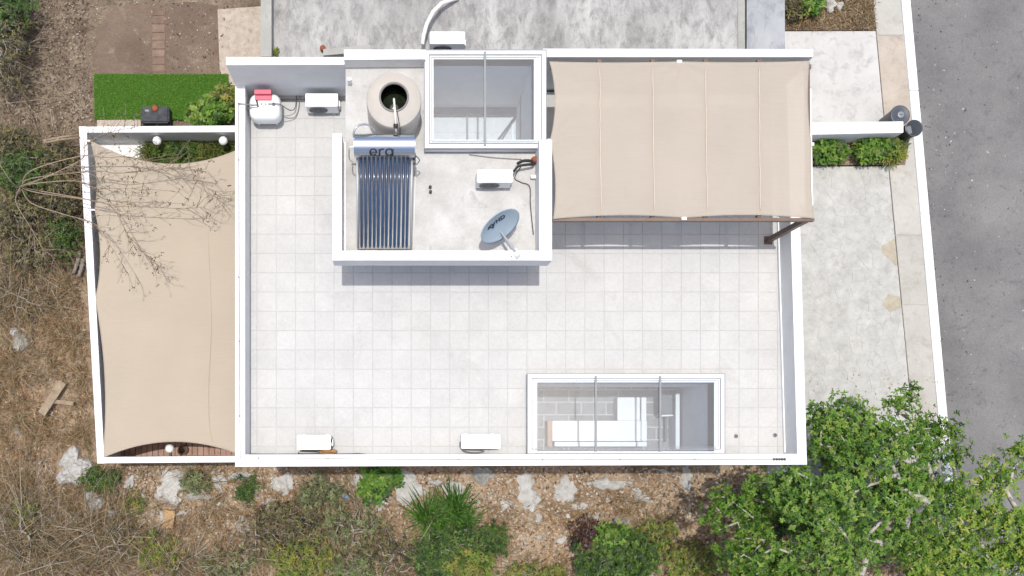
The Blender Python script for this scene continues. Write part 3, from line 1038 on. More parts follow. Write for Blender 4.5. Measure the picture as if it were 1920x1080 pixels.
for x in (tx[0] - .075, tx[-1] + .085):
    MB().tube([loc((x, yT + .05, zTt - .02)), loc((x - .01, yB - .02, zBb - .05))], .022, 6).build('rail', 'alu', sh)
    MB().box(*[c_ for c_ in (x - .02 - sh.location.x, x + .02 - sh.location.x)], ay - .1 - sh.location.y, ay + .1 - sh.location.y, 0, za - zF - ra + .05).build('leg', 'alu', sh)
MB().box(tx[0] - .09 - sh.location.x, tx[-1] + .08 - sh.location.x, yB - .03 - sh.location.y, yB + .03 - sh.location.y, zBb - .1 - zF, zBb - .045 - zF).build('tube_tray', 'acgrille', sh)
MB().box(tx[0] - .06 - sh.location.x, tx[-1] + .06 - sh.location.x, yB - .02 - sh.location.y, yB + .02 - sh.location.y, 0, zBb - .1 - zF).build('tray_foot', 'alu', sh)
MB().box(tx[-1] + .1 - sh.location.x, tx[-1] + .16 - sh.location.x, yT - .12 - sh.location.y, yT + .06 - sh.location.y, zTt - zF - .2, zTt - zF - .05).build('controller', 'dark', sh)
hose = smoothpts([loc((ax0 + .1, ay + .05, za + ra * .6)), loc((ax0 - .0, ay + .12, za + ra)), loc((ax0 + .06, ay + .28, za + ra + .06)), loc((ax0 + .25, ay + .34, za + ra)), loc((ax0 + .42, ay + .24, za + ra * .6))])
MB().tube(hose, .018, 8).build('hose', 'steel_dull', sh)
MB().tube([loc((ax0 - .12, ay - .02, za - .05)), loc((ax0 + .02, ay - .02, za + .02))], .022, 8).build('pipe', 'pvc', sh)
MB().tube(smoothpts([loc((ax0 - .1, ay - .06, za - .05)), loc((ax0 - .1, ay - .2, za - .2)), loc((ax0 - .03, ay - .27, za - .2))]), .012, 6).build('pipe', 'copper', sh)
MB().tube(smoothpts([loc((ax1, ay - .15, za - .1)), loc((ax1 + .1, ay - .2, za - .3)), loc((ax1 + .04, ay - .28, za - .35))]), .012, 6).build('pipe', 'copper', sh)


def stroke_letters():
    """e r a as round strokes bent over the drum"""
    def arc(cx, cy, r, a0, a1, n=18):
        return [(cx + r * math.cos(t), cy + r * math.sin(t)) for t in np.linspace(math.radians(a0), math.radians(a1), n)]
    hh = .5
    return [[[(.12, .5)] + [(.88, .5)] + arc(.5, .5, .4, 0, 318)],
            [[(1.25, 0.05), (1.25, .92)], arc(1.62, .52, .37, 170, 62)],
            [arc(2.42, .5, .4, 0, 360), [(2.85, .05), (2.85, .93)]]]


x_l, x_r = XY(692.5, 0, za)[0], XY(738, 0, za)[0]
for li, strokes in enumerate(stroke_letters()):
    lm = MB()
    for st in strokes:
        pts_ = []
        for i in range(len(st) - 1):
            for t in np.linspace(0, 1, 6)[:-1]:
                pts_.append((st[i][0] + (st[i + 1][0] - st[i][0]) * t, st[i][1] + (st[i + 1][1] - st[i][1]) * t))
        pts_.append(st[-1])
        p3 = []
        for (u, w_) in pts_:
            al = math.radians(26 + (1 - w_) * 48)      # from the crown down the south flank
            p3.append(loc((x_l + (x_r - x_l) * u / 2.95, ay - (ra + .001) * math.sin(al), za + (ra + .001) * math.cos(al))))
        lm.tube(p3, .0165, 6)
    lm.build('letter', 'black', drum_o)

# satellite dish
dc = P(938, 425, 8.95)
foot = P(966, 478, zT)
nrm = Vector((.50, -.74, .45)).normalized()
dish = empty('satellite_dish', 'grey satellite dish with dark lettering on the stair tower parapet', 'satellite dish', (foot.x, foot.y, zT))
uu = Vector((0, 0, 1)).cross(nrm).normalized()     # horizontal axis across the dish
vv = nrm.cross(uu).normalized()
a_, b__ = .445, .43
db = MB()
rings, n = 10, 48
v, f = [], []
for side in (0, 1):
    base = len(v)
    for i in range(rings + 1):
        rr = i / rings
        for k in range(n):
            t = 2 * math.pi * k / n
            p = dc + uu * (a_ * rr * math.cos(t)) + vv * (b__ * rr * math.sin(t)) + nrm * (.075 * (rr * rr - 1) - (.012 if side else 0))
            v.append(loc(p, dish))
    for i in range(rings):
        for k in range(n):
            q = (base + i * n + k, base + i * n + (k + 1) % n, base + (i + 1) * n + (k + 1) % n, base + (i + 1) * n + k)
            f.append(q if not side else q[::-1])
o_ = (rings + 1) * n
for k in range(n):
    f.append((rings * n + k, rings * n + (k + 1) % n, o_ + rings * n + (k + 1) % n, o_ + rings * n + k))
db.add(v, f, True)
db_o = db.build('reflector', 'dish', dish)
low = dc - vv * b__ * .98
lnb = dc + nrm * .42 - vv * .44
MB().tube([loc(low, dish), loc(low + nrm * .2 - vv * .01, dish), loc(lnb, dish)], .026, 8).build('feed_arm', 'acwhite', dish)
MB().tube([loc(lnb - nrm * .06, dish), loc(lnb - nrm * .1, dish), loc(lnb - nrm * .16, dish)], [.035, .04, .03], 12).build('feed_horn', 'acwhite', dish)
MB().obox(loc(lnb + nrm * .02, dish), nrm, uu, vv, .09, .055, .06).build('receiver', 'acwhite', dish, .01)
bk = dc - nrm * .17
mast = Vector((bk.x - .0, bk.y + .0, 0))
MB().tube([loc(foot + Vector((0, 0, .01)), dish), loc(foot + Vector((-.02, .06, .12)), dish), loc(bk - nrm * .05 - vv * .2, dish), loc(bk - nrm * .05, dish)], .024, 10).build('mast', 'alu', dish)
MB().obox(loc(bk + nrm * .02, dish), nrm, uu, vv, .05, .08, .1).build('bracket', 'alu', dish, .006)
MB().box(-.1, .1, -.07, .07, 0, .012).build('base_plate', 'framewhite', dish)
for q in (-1, 1):
    MB().lathe([(.014, 0), (.014, .03)], 8, (q * .07, -.04, .012)).build('bolt', 'dark', dish)


def lettering(txt, size, origin, ex, ey, mat, parent, name, bold=.0, depth=.003):
    cu = bpy.data.curves.new('lettering', 'FONT')
    cu.body = txt
    cu.size = size
    cu.align_x = 'CENTER'
    cu.align_y = 'CENTER'
    cu.extrude = depth
    cu.offset = bold
    tmp = bpy.data.objects.new('tmp', cu)
    COL.objects.link(tmp)
    dg = bpy.context.evaluated_depsgraph_get()
    me = bpy.data.meshes.new_from_object(tmp.evaluated_get(dg))
    bpy.data.objects.remove(tmp)
    ez = Vector(ex).cross(Vector(ey)).normalized()
    mt = Matrix((ex, ey, ez)).transposed().to_4x4()
    mt.translation = origin
    me.transform(mt)
    me.materials.clear()
    me.materials.append(M[mat])
    o = bpy.data.objects.new(name, me)
    COL.objects.link(o)
    o.parent = parent
    return o


cl = dc + vv * .13 - uu * .06 - nrm * .05
lettering('sky', .2, Vector(loc(cl - uu * .13, dish)), uu, vv, 'navy', db_o, 'lettering', .006)
lettering('HD', .15, Vector(loc(cl + uu * .125 + vv * .015, dish)), uu, vv, 'navy', db_o, 'lettering', .004)

# gas tank
gzc = 6.62
ga, gb = XY(469.5, 0, gzc)[0], XY(527.5, 0, gzc)[0]
gy = XY(0, 205, gzc)[1]
gas = empty('gas_tank', 'white stationary gas tank with red valve hood in the roof corner', 'gas tank', ((ga + gb) / 2, gy, ZR))
gr = .30
gl = (gb - ga) / 2
gt = MB()
n = 36
v, f = [], []
prof = []
for i in range(0, 9):
    t = math.pi / 2 * i / 8
    prof.append((-gl + .16 * (1 - math.cos(t)), gr * (.5 + .5 * math.sin(t))))
prof = prof + [(-x, r) for x, r in prof[::-1]]
for x, r in prof:
    for k in range(n):
        t = 2 * math.pi * k / n
        sq = lambda w_: math.copysign(abs(w_) ** .62, w_)
        v.append((x, r * sq(math.cos(t)) * .95, gzc - ZR + r * sq(math.sin(t)) * .95))
for i in range(len(prof) - 1):
    for k in range(n):
        f.append((i * n + k, i * n + (k + 1) % n, (i + 1) * n + (k + 1) % n, (i + 1) * n + k))
f.append(tuple(range(n - 1, -1, -1)))
f.append(tuple((len(prof) - 1) * n + k for k in range(n)))
gt.add(v, f, True)
gt_o = gt.build('body', 'gaswhite', gas)
for q in (-1, 1):
    MB().box(q * .2 - .02, q * .2 + .02, -.22, .22, 0, .2).build('foot', 'gaswhite', gas)
ztop = gzc - ZR + gr * .95
hood = MB().box(-.2, .16, .1, .2, ztop - .1, ztop + .04).build('valve_hood', 'red', gas, .015)
MB().box(-.2, .16, .2, .3, ztop - .05, ztop + .12).build('valve_hood', 'red', gas, .015)
MB().box(-.195, .155, .205, .295, ztop + .121, ztop + .124).build('hood_top', 'pink', hood)
MB().box(-.195, .155, .105, .195, ztop + .041, ztop + .044).build('hood_top', 'pink', hood)
for dx_ in (-.06, .03, .1):
    MB().lathe([(.022, 0), (.022, .04), (.012, .05)], 10, (dx_, .02, ztop - .01)).build('valve', 'steel_dull', gas)
MB().lathe([(.04, 0), (.04, .03), (.03, .05)], 14, (.2, .02, ztop - .02)).build('gauge', 'binlight', gas)
MB().tube([(-.16, .1, ztop + .03), (-.14, 0, ztop + .02), (-.13, -.03, ztop + .0)], .018, 8).build('pipe', 'dark', gas)
MB().tube([(-.14, 0, ztop + .02), (-.3, .0, ztop + .03), (-.55, .0, .84), ], .011, 6).build('pipe', 'copper', gas)
MB().tube([(-.13, -.04, ztop + .01), (-.3, -.05, ztop - .02), (-.45, -.04, .5)], .011, 6).build('pipe', 'copper', gas)
MB().tube(smoothpts([(.12, .02, ztop + .03), (.33, .02, ztop), (.5, .02, .3), (.6, .1, .15), (.63, .3, .08), (.63, .52, .06)]), .009, 6).build('pipe', 'wire', gas)
MB().tube(smoothpts([(.3, -.12, .42), (.45, -.12, .2), (.6, -.06, .08), (.68, .15, .06), (.7, .5, .06)]), .009, 6).build('pipe', 'copper', gas)
for k, (dx_, wd, c_) in enumerate(((.05, .2, 'pink'), (-.13, .05, 'binlight'))):
    al = math.radians(52)
    MB().obox((dx_, -gr * .95 * math.sin(al), gzc - ZR + gr * .95 * math.cos(al)), (1, 0, 0), (0, -math.cos(al), -math.sin(al)), (0, -math.sin(al), math.cos(al)), wd / 2, .022, .004).build('sticker', c_, gt_o)

# pipes and cables on the roof
cable([P(447.5, 195, ZP + .03), P(448, 500, ZP + .03), P(450, 858, ZP + .03), P(720, 861, ZP + .03), P(1000, 862, ZP + .03), P(1464, 861, ZP + .03)], .007, 'copper', 'thin grey wire strung along the west and south parapets')
for i, (x, y) in enumerate(((447.7, 300), (448, 520), (448.6, 640), (449.5, 780), (485, 859), (615, 860), (860, 861.3), (1017, 862), (1162, 862), (1302, 861.6))):
    o = MB().lathe([(.016, 0), (.016, .03), (.008, .05)], 8, tuple(P(x, y, ZP))).build('wire_post', 'acgrille')
    tag(o, 'small grey post holding the thin wire on the parapet', 'wire post', 'wire posts on the parapet')
c_ = MB()
for i in range(5):
    p = P(1452 + i * 5, 861.2, ZP + .04)
    c_.lathe([(.012, 0), (.028, .01), (.028, .03), (.012, .04)], 10, (p.x, p.y, ZP + .002))
tag(c_.build('wire_tensioner', 'wire'), 'dark wire tensioner at the end of the thin parapet wire', 'tensioner')
zc = ZR + .05
cable(smoothpts([P(466.5, 200, zc), P(466, 400, zc), P(466, 700, zc), P(467, 846, zc), P(472, 851, zc), P(560, 851.5, zc), P(655, 851, zc), P(672, 850.5, zc), P(700, 853.5, zc)], 4), .012, 'wire', 'black cable along the foot of the west parapet')
cable([P(470, 187, ZR + .03), P(640, 189, ZR + .03)], .03, 'copper', 'grey conduit at the foot of the privacy wall behind the gas tank', 'conduit', 8)
cable(smoothpts([P(1000, 440, zF + .02), P(994.5, 385, zF + .02), P(993, 350, zF + .02), P(977, 342, zF + .02), P(965, 333, zF + .02), P(977, 312, zF + .05)]), .011, 'wire', 'dark cable curling from the tower air conditioner to the parapet')
cable(smoothpts([P(880, 290, zF + .02), P(925, 295.5, zF + .02), P(978, 299, zF + .02)]), .01, 'copper', 'thin grey cable below the square skylight')
cable([P(800, 281.5, zF + .03), P(900, 283, zF + .03), P(1005, 281.5, zF + .03)], .016, 'pvc', 'white pipe at the foot of the square skylight', 'pipe', 8)
cable(smoothpts([P(963, 322, zF + .25), P(972, 312, zF + .3), P(988, 309, zF + .28), P(1000, 308, zF + .2), P(1001, 302, zF + .15)]), .026, 'foam', 'black insulated pipe looping from the tower air conditioner')
cable(smoothpts([P(970, 307, zF + .2), P(982, 301.5, zF + .28), P(998, 302, zF + .2)]), .03, 'foam', 'short black insulated pipe beside the rusty cap')
tag(MB().lathe([(.07, 0), (.075, .12), (.06, .2), (.02, .22)], 14, tuple(P(1001, 303, zF))).build('vent_cap', 'rust'), 'rusty orange vent cap by the tower parapet', 'cap')
tag(MB().box(0, .13, 0, .07, 0, .12).build('junction_box', 'alu', None, .01), 'small grey junction box on the tower parapet', 'box').location = P(994, 337, zF)
for (x, y) in ((806.5, 352), (807, 361)):
    o = MB().lathe([(.03, 0), (.03, .1), (.02, .11)], 10, tuple(P(x, y, zF))).build('pipe_stub', 'dark')
    tag(o, 'short dark pipe stub on the stair tower roof', 'pipe stub', 'pipe stubs on the tower roof')
cable([P(779, 315, zF + .02), P(777, 380, zF + .02), P(775, 465, zF + .02)], .012, 'pvc', 'white pipe beside the solar tubes', 'pipe')
cable(smoothpts([P(602, 842, ZR + .3), P(612, 845, ZR + .25), P(628, 846, ZR + .2), P(622, 849, ZR + .12), P(600, 848, ZR + .1)]), .04, 'ochre_foam', 'ochre lagged pipe bundle behind the corner air conditioner', 'pipe', 8)
cable(smoothpts([P(562, 846, ZR + .06), P(590, 847, ZR + .06), P(612, 850, ZR + .06), P(566, 851, ZR + .06), P(559, 848, ZR + .06)]), .014, 'wire', 'dark pipe loop behind the corner air conditioner', 'pipe')
cable(smoothpts([P(621, 824, ZR + .4), P(622, 834, ZR + .3), P(620, 843, ZR + .25)]), .018, 'foam', 'black pipe down the side of the corner air conditioner', 'pipe')
cable(smoothpts([P(863, 828, ZR + .35), P(864, 838, ZR + .3), P(873, 847, ZR + .15), P(895, 849, ZR + .06), P(907, 846, ZR + .06), P(895, 843, ZR + .1), P(872, 843, ZR + .1)]), .016, 'copper', 'coiled grey pipe behind the air conditioner near the long skylight', 'pipe')
for k, (x, y) in enumerate(((1380, 818), (1453, 816))):
    p = P(x, y, ZR)
    c_ = MB().lathe([(.045, 0), (.045, .012), (.035, .02)], 14, (0, 0, 0))
    o = c_.build('roof_drain', 'acgrille')
    for t in range(3):
        MB().box(-.03, .03, -.025 + t * .02, -.015 + t * .02, .02, .028).build('grate_bar', 'dark', o)
    o.location = p
    tag(o, 'small dark roof drain between the long skylight and east parapet', 'drain', 'roof drains')
tag(MB().box(-.04, .04, -.03, .03, 0, .3).build('hook', 'framewhite', None, .01), 'small white post at the end of the conduit by the tower', 'post').location = P(656, 157, zF)


# ================================================================== SHADE CLOTHS
def sail_mesh(edge_n, edge_s, edge_w, edge_e, zfun, thick=.006, nu=110, nv=80):
    """Coons patch between four photo-plan edge curves; zfun(u,v) gives the height"""
    def at(poly_, t):
        L_ = [0]
        for a, b in zip(poly_[:-1], poly_[1:]):
            L_.append(L_[-1] + math.hypot(b[0] - a[0], b[1] - a[1]))
        d = t * L_[-1]
        for i in range(len(poly_) - 1):
            if d <= L_[i + 1] + 1e-9:
                s_ = (d - L_[i]) / max(L_[i + 1] - L_[i], 1e-9)
                return (poly_[i][0] + (poly_[i + 1][0] - poly_[i][0]) * s_, poly_[i][1] + (poly_[i + 1][1] - poly_[i][1]) * s_)
        return poly_[-1]
    c00, c10, c01, c11 = edge_s[0], edge_s[-1], edge_n[0], edge_n[-1]
    v = []
    for side in (0, 1):
        for j in range(nv + 1):
            for i in range(nu + 1):
                u, w_ = i / nu, j / nv
                s_, n_, we, ea = at(edge_s, u), at(edge_n, u), at(edge_w, w_), at(edge_e, w_)
                p = [(1 - w_) * s_[k] + w_ * n_[k] + (1 - u) * we[k] + u * ea[k] - ((1 - u) * (1 - w_) * c00[k] + u * (1 - w_) * c10[k] + (1 - u) * w_ * c01[k] + u * w_ * c11[k]) for k in (0, 1)]
                z = zfun(u, w_)
                q = XY(p[0], p[1], z)
                v.append((q[0], q[1], z - side * thick))
    f = []
    N = (nu + 1) * (nv + 1)
    for j in range(nv):
        for i in range(nu):
            a = j * (nu + 1) + i
            f.append((a, a + 1, a + nu + 2, a + nu + 1))
            f.append((N + a + nu + 1, N + a + nu + 2, N + a + 1, N + a))
    def rim(idx):
        for a, b in zip(idx[:-1], idx[1:]):
            f.append((b, a, N + a, N + b))
    rim([i for i in range(nu + 1)])
    rim([nv * (nu + 1) + i for i in range(nu, -1, -1)])
    rim([j * (nu + 1) + nu for j in range(nv + 1)])
    rim([j * (nu + 1) for j in range(nv, -1, -1)])
    return MB().add(v, f, True)


def wrinkle(x, y, ties):
    """tension folds fanning out from the tie points"""
    z = 0.0
    for k, (a, b) in enumerate(ties):
        d = math.hypot(x - a, y - b)
        th = math.atan2(y - b, x - a)
        z += .011 * math.exp(-d / .7) * min(d / .25, 1) * math.sin(th * 11 + k * 1.7 + 1.2 * math.sin(d * 2))
    z += .004 * math.sin(x * 3.1 + 1.3 * math.sin(y * 1.7)) * math.sin(y * 2.3 + .7)
    return z


def scallop(pts, sag, n=10):
    """curve through tie points that bows inward by sag=(dx,dy) between them"""
    out = []
    for i, (a, b) in enumerate(zip(pts[:-1], pts[1:])):
        sg = sag[i] if isinstance(sag[0], tuple) else sag
        for k in range(n):
            t = k / n
            q = 4 * t * (1 - t)
            out.append((a[0] + (b[0] - a[0]) * t + sg[0] * q, a[1] + (b[1] - a[1]) * t + sg[1] * q))
    out.append(pts[-1])
    return out


zS = 8.66
can = empty('shade_canopy', 'beige fabric shade canopy on brown steel frame over the roof terrace', 'canopy', tuple(P(1280, 262, ZR)))
co = can.location
en = scallop([(1030, 115), (1274, 115), (1518, 114)], (0, 2))
es = scallop([(1037, 410), (1283, 408), (1526, 410)], (0, -6))
ew = scallop([(1037, 411), (1031, 263), (1030, 115)], [(7, 0), (10, 0)])
ee = scallop([(1526, 410), (1522, 270), (1518, 114)], [(-3, 0), (-5, 0)])


def zcan(u, v_):
    return zS - .05 * math.sin(math.pi * u) * math.sin(math.pi * v_) + .012 * math.cos(2 * math.pi * 5 * u) + wrinkle(u * 5.1, v_ * 3.1, ((0, 0), (5.1, 0), (0, 3.1), (5.1, 3.1), (0, 1.55), (2.55, 0), (2.55, 3.1)))


mb = sail_mesh(en, es, ew, ee, zcan)
mb.v = [(a - co.x, b - co.y, c_ - co.z) for a, b, c_ in mb.v]
cl_o = mb.build('cloth', 'canopy', can)
zbm = zS - .1
for k, xs_ in enumerate(((1124, 1127), (1224, 1227), (1323, 1326), (1423, 1426))):
    pts_ = []
    for t in np.linspace(0.03, .97, 16):
        x = xs_[0] + (xs_[1] - xs_[0]) * t + random.uniform(-.6, .6)
        y = 118 + (402 - 118) * t
        p = P(x, y, zcan((x - 1033) / 489, 1 - t) + .012)
        pts_.append(tuple(p - co))
    MB().tube(pts_, .009, 6).build('seam', 'seam', cl_o)
    a, b = P(xs_[0] - 1, 113, zbm) - co, P(xs_[1] - 1, 409, zbm) - co
    MB().box(a.x - .04, a.x + .04, b.y, a.y, zbm - co.z - .06, zbm - co.z + .05).build('rafter', 'brown', can)
p0, p1 = P(1036, 413, zbm) - co, P(1525, 413, zbm) - co
MB().box(p0.x, p1.x, p0.y - .025, p0.y + .035, zbm - co.z - .07, zbm - co.z + .06).build('beam', 'brown', can)
p0, p1 = P(1032, 114, zbm) - co, P(1520, 114, zbm) - co
MB().box(p0.x, p1.x, p0.y - .16, p0.y - .08, zbm - co.z - .07, zbm - co.z + .03).build('beam', 'brown', can)
p0, p1 = P(1522, 410, zbm) - co, P(1519, 114, zbm) - co
MB().prism([(p0.x - .1, p0.y + .012), (p0.x - .03, p0.y + .012), (p1.x - .03, p1.y - .05), (p1.x - .1, p1.y - .05)], zbm - co.z - .07, zbm - co.z + .06).build('beam', 'brown', can)
p0 = P(1034, 300, zbm) - co
for (x, y) in ((1521, 409.5), (1517, 116)):
    p = P(x, y, zbm) - co
    MB().box(p.x - .1, p.x + .0, p.y - .05, p.y + .05, .012, zbm - co.z - .07).build('post', 'brown', can)
    MB().box(p.x - .14, p.x + .04, p.y - .09, p.y + .09, .0, .014).build('base_plate', 'brown', can)
p = P(1040, 409.5, zbm) - co
MB().box(p.x - .02, p.x + .05, p.y - .03, p.y + .03, zT - co.z - .3, zbm - co.z - .07).build('bracket', 'brown', can)
for (x, y) in ((1031, 263), (1283, 409.5), (1274, 115), (1522, 270)):
    p = P(x, y, zS) - co
    MB().obox((p.x, p.y, p.z - .01), (1, 0, 0), (0, 1, 0), (0, 0, 1), .05, .03, .012).build('tie', 'framewhite', can, .005)

# courtyard shade sail
sail = empty('shade_sail', 'beige shade sail stretched between the garden wall and house wall', 'sail', tuple(P(300, 560, .6)))
so = sail.location


def zsl(u, v_):
    return 2.34 + 1.5 * u - .12 * math.sin(math.pi * u) * math.sin(math.pi * v_) + wrinkle(u * 3.9, v_ * 8.2, ((0, 0), (0, 8.2), (0, 4.1), (0, 6.4)))


en = scallop([(168, 262), (470, 268)], (0, 42), 24)
es = scallop([(192, 859), (470, 862)], (0, -32), 24)
ew = scallop([(192, 859), (178, 561), (177, 393), (168, 262)], [(11, 0), (10, 0), (8, 0)])
ee = [(470, 862), (470, 268)]
mb = sail_mesh(en, es, ew, ee, zsl, nu=80, nv=130)
mb.v = [(a - so.x, b - so.y, c_ - so.z) for a, b, c_ in mb.v]
sc_o = mb.build('cloth', 'sail', sail)
pts_ = []
for q in smoothpts([(384, 320, 0), (390, 450, 0), (396, 600, 0), (391, 720, 0), (392, 790, 0), (398, 828, 0)], 14):
    u_, v_ = (q.x - 185) / 285, (862 - q.y) / 598
    pts_.append(tuple(P(q.x, q.y, zsl(u_, v_) + .006) - so))
MB().tube(pts_, .0055, 6).build('seam', 'seam_sail', sc_o)
for (x, y) in ((170, 264), (177, 393), (178, 561), (193, 857)):
    p = P(x - 3, y, 2.36) - so
    MB().obox((p.x, p.y, p.z), (1, 0, 0), (0, 1, 0), (0, 0, 1), .06, .02, .01).build('tie', 'steel_dull', sail, .004)

# ================================================================== COURTYARD
zg = 2.35
gw = empty('garden_wall', 'white garden wall enclosing the courtyard beside the house', 'wall')
w_out = [(148, 237), (182.5, 869)]
gwp = [XY(148, 237, zg), XY(162, 237, zg), XY(196, 869, zg), XY(182.5, 869, zg)]
MB().prism(gwp, 0, zg).build('wall_section', 'white_worn', gw)
MB().prism([XY(162.2, 237.5, zg), XY(470, 235, zg), XY(470, 247.5, zg), XY(162.8, 248.5, zg)], 0, zg - .003).build('wall_section', 'white_worn', gw)
MB().prism([XY(196, 868.5, zg), XY(470, 866.5, zg), XY(470, 854.5, zg), XY(195.4, 857, zg)], 0, zg - .003).build('wall_section', 'white', gw)
cy = MB().prism([XY(160, 245, .6), XY(470, 245, .6), XY(470, 862, .6), XY(190, 862, .6)], -.1, .58)
cyd = structure(cy.build('courtyard_floor', 'earth'), 'earth floor of the walled courtyard under the sail', 'courtyard')
deck = empty('deck', 'reddish wooden deck along the courtyard wall', 'deck', tuple(P(330, 800, .6)))
x = 190.0
pw = 10.6
while x < 452:
    a = XY(x + .9, 862, .66)
    b = XY(x + pw, 700, .66)
    MB().box(a[0] - deck.location.x, b[0] - deck.location.x, a[1] - deck.location.y, b[1] - deck.location.y, -.02, .05 + random.uniform(0, .005)).build('plank', 'plank', deck, .004)
    x += pw
MB().prism([XY(175, 345, 1.25), XY(470, 345, 1.25), XY(470, 262, 1.25), XY(170, 262, 1.25)], .58, 1.22).build('planter_soil', 'soil', None)
tag(bpy.data.objects['planter_soil'], 'raised soil planter along the courtyard wall', 'planter')
tag(MB().prism([XY(186, 340, 1.36), XY(274, 340, 1.36), XY(274, 266, 1.36), XY(182, 266, 1.36)], 1.0, 1.36).build('bench_slab', 'white', None, .01), 'white slab step in the courtyard corner beside the planter', 'step')


def globe(px, py, z, label, base):
    e = empty('globe_lamp', label, 'lamp', tuple(P(px, py, z)), 'globe lamps on the courtyard walls')
    MB().lathe([(.0, -.11)] + [(.115 * math.sin(t), -.115 * math.cos(t)) for t in np.linspace(.2, math.pi, 14)], 24, close=False).build('globe', 'globe', e)
    MB().lathe([(.05, -.16), (.05, -.105)], 14).build('collar', 'dark', e)
    MB().tube([(0, 0, -.15), (0, base * .12, -.2), (0, base * .26, -.2)], .018, 8).build('bracket', 'dark', e)
    return e


globe(294.5, 264, 2.1, 'white globe lamp on the courtyard wall next to the white step', 1)
globe(418.5, 264, 2.1, 'white globe lamp on the courtyard wall next to the house', 1)
globe(318, 841, 2.0, 'white globe lamp on the wall above the deck', -1)
tag(MB().lathe([(.1, 0), (.13, .02), (.13, .16), (.1, .16), (.1, .08)], 20, tuple(P(345, 843, .68))).build('flower_pot', 'brown'), 'round dark brown pot standing on the deck', 'pot')

# green lawn patch
lawn_p = [(176, 139), (428, 139), (430, 224), (178, 224)]
lp = MB().prism(poly(lawn_p, .1), -.05, .1)
lw = lp.build('lawn', 'turf_base')
structure(lw, 'rectangular green lawn patch behind the garden wall', 'lawn')


def blades(n, pxr, pyr, z, hmin, hmax, wid, lean, mask=None, keep=None):
    px = rng.uniform(*pxr, n)
    py = rng.uniform(*pyr, n)
    if keep is not None:
        k = keep(px, py)
        px, py = px[k], py[k]
    n = len(px)
    kk = (H - z) / F
    X = (px - NX) * kk
    Y = (NY - py) * kk
    Z = np.full(n, z) if mask is None else gz(X, Y)
    a = rng.uniform(0, 2 * math.pi, n)
    d = np.stack([np.cos(a), np.sin(a), np.zeros(n)], -1)
    t = np.stack([-np.sin(a), np.cos(a), np.zeros(n)], -1)
    h = rng.uniform(hmin, hmax, n)[:, None]
    ln = rng.uniform(.3, 1.0, n)[:, None] * lean
    base = np.stack([X, Y, Z], -1)
    w_ = wid * rng.uniform(.6, 1.3, n)[:, None]
    up = np.array([0, 0, 1.0])
    mid = base + up * h * .75 + d * h * ln * .45
    tip = base + up * h * (1 - .35 * ln) + d * h * ln * 1.1
    return np.stack([base, mid - t * w_, tip, mid + t * w_], 1)


g = quads('lawn_grass', blades(26000, (176, 428), (139, 224), .1, .03, .07, .006, .8), 'grass')
tag(g, 'short green lawn grass', 'grass', None, 'stuff')
ms = empty('meter_box', 'dark grey stone box with brown patch on the lawn edge', 'box', tuple(P(291, 216, .0)))
p0, p1 = Vector(XY(264, 230, .5) + (0,)) - ms.location, Vector(XY(317, 199, .5) + (0,)) - ms.location
MB().box(p0.x, p1.x, p0.y, p1.y, 0, .5).build('body', 'darkstone', ms, .04)
MB().lathe([(.08, 0), (.1, .02), (.06, .05)], 12, (.1, .04, .49)).build('lid', 'rust', ms)
MB().box(-.17, -.06, -.05, .0, .49, .505).build('plate', 'acgrille', ms)
tag(MB().prism(poly([(182, 225), (264, 224), (264, 238), (182, 238)], .1), -.05, .1).build('stone_edging', 'gravel'), 'pale stone edging between the lawn and garden wall', 'edging')

# ================================================================== FRONT
fw = empty('front_wall', 'low white front wall between the apron and the driveway', 'wall')
zw = 1.08
MB().prism([XY(1519, 230, zw), XY(1694, 227.5, zw), XY(1694, 248.5, zw), XY(1519, 252.5, zw)], .1, zw).build('wall_section', 'white', fw, .008)


def bin_(px, py, z, r, h, label, lidded):
    c0_ = P(px, py, z)
    e = empty('rubbish_bin', label, 'bin', (c0_.x, c0_.y, z - h))
    if lidded:
        MB().lathe([(r * .8, 0), (r * .82, .02), (r * .95, h - .06), (r * 1.02, h - .06), (r * 1.02, h - .03)], 32).build('body', 'bin', e)
        lid = MB().lathe([(r * 1.04, h - .03), (r * 1.05, h), (r * .9, h + .03), (r * .88, h + .025), (r * .4, h + .05), (r * .39, h + .045), (.005, h + .055)], 40).build('lid', 'bin', e)
        MB().lathe([(r * .36, h + .046), (r * .36, h + .054), (r * .3, h + .06), (.004, h + .061)], 24).build('emblem', 'binlight', lid)
        MB().box(-r * .2, r * .2, -r * .05, r * .05, h + .06, h + .068).build('emblem_bar', 'bin', lid)
    else:
        MB().lathe([(r * .78, 0), (r * .8, .02), (r * .97, h - .04), (r * 1.05, h - .04), (r * 1.05, h), (r * .95, h), (r * .76, .05), (.01, .05)], 36).build('body', 'bin', e)
        MB().obox((-r * .45, -r * .1, h * .8), (.8, .2, .55), (-.2, .97, 0), (-.5, -.1, .8), r * .42, r * .5, .015).build('inner_lid', 'binlight', e, .012)
        MB().tube([(-r * .98, -.1, h - .02), (-r * 1.15, 0, h + .02), (-r * .98, .1, h - .02)], .014, 8).build('handle', 'binlight', e)
    return e


bin_(1687.5, 216, 1.0, .255, .86, 'closed grey round bin behind the end of the front wall', True)
bin_(1714.5, 240, .96, .215, .82, 'open dark round bin at the kerb end of the front wall', False)


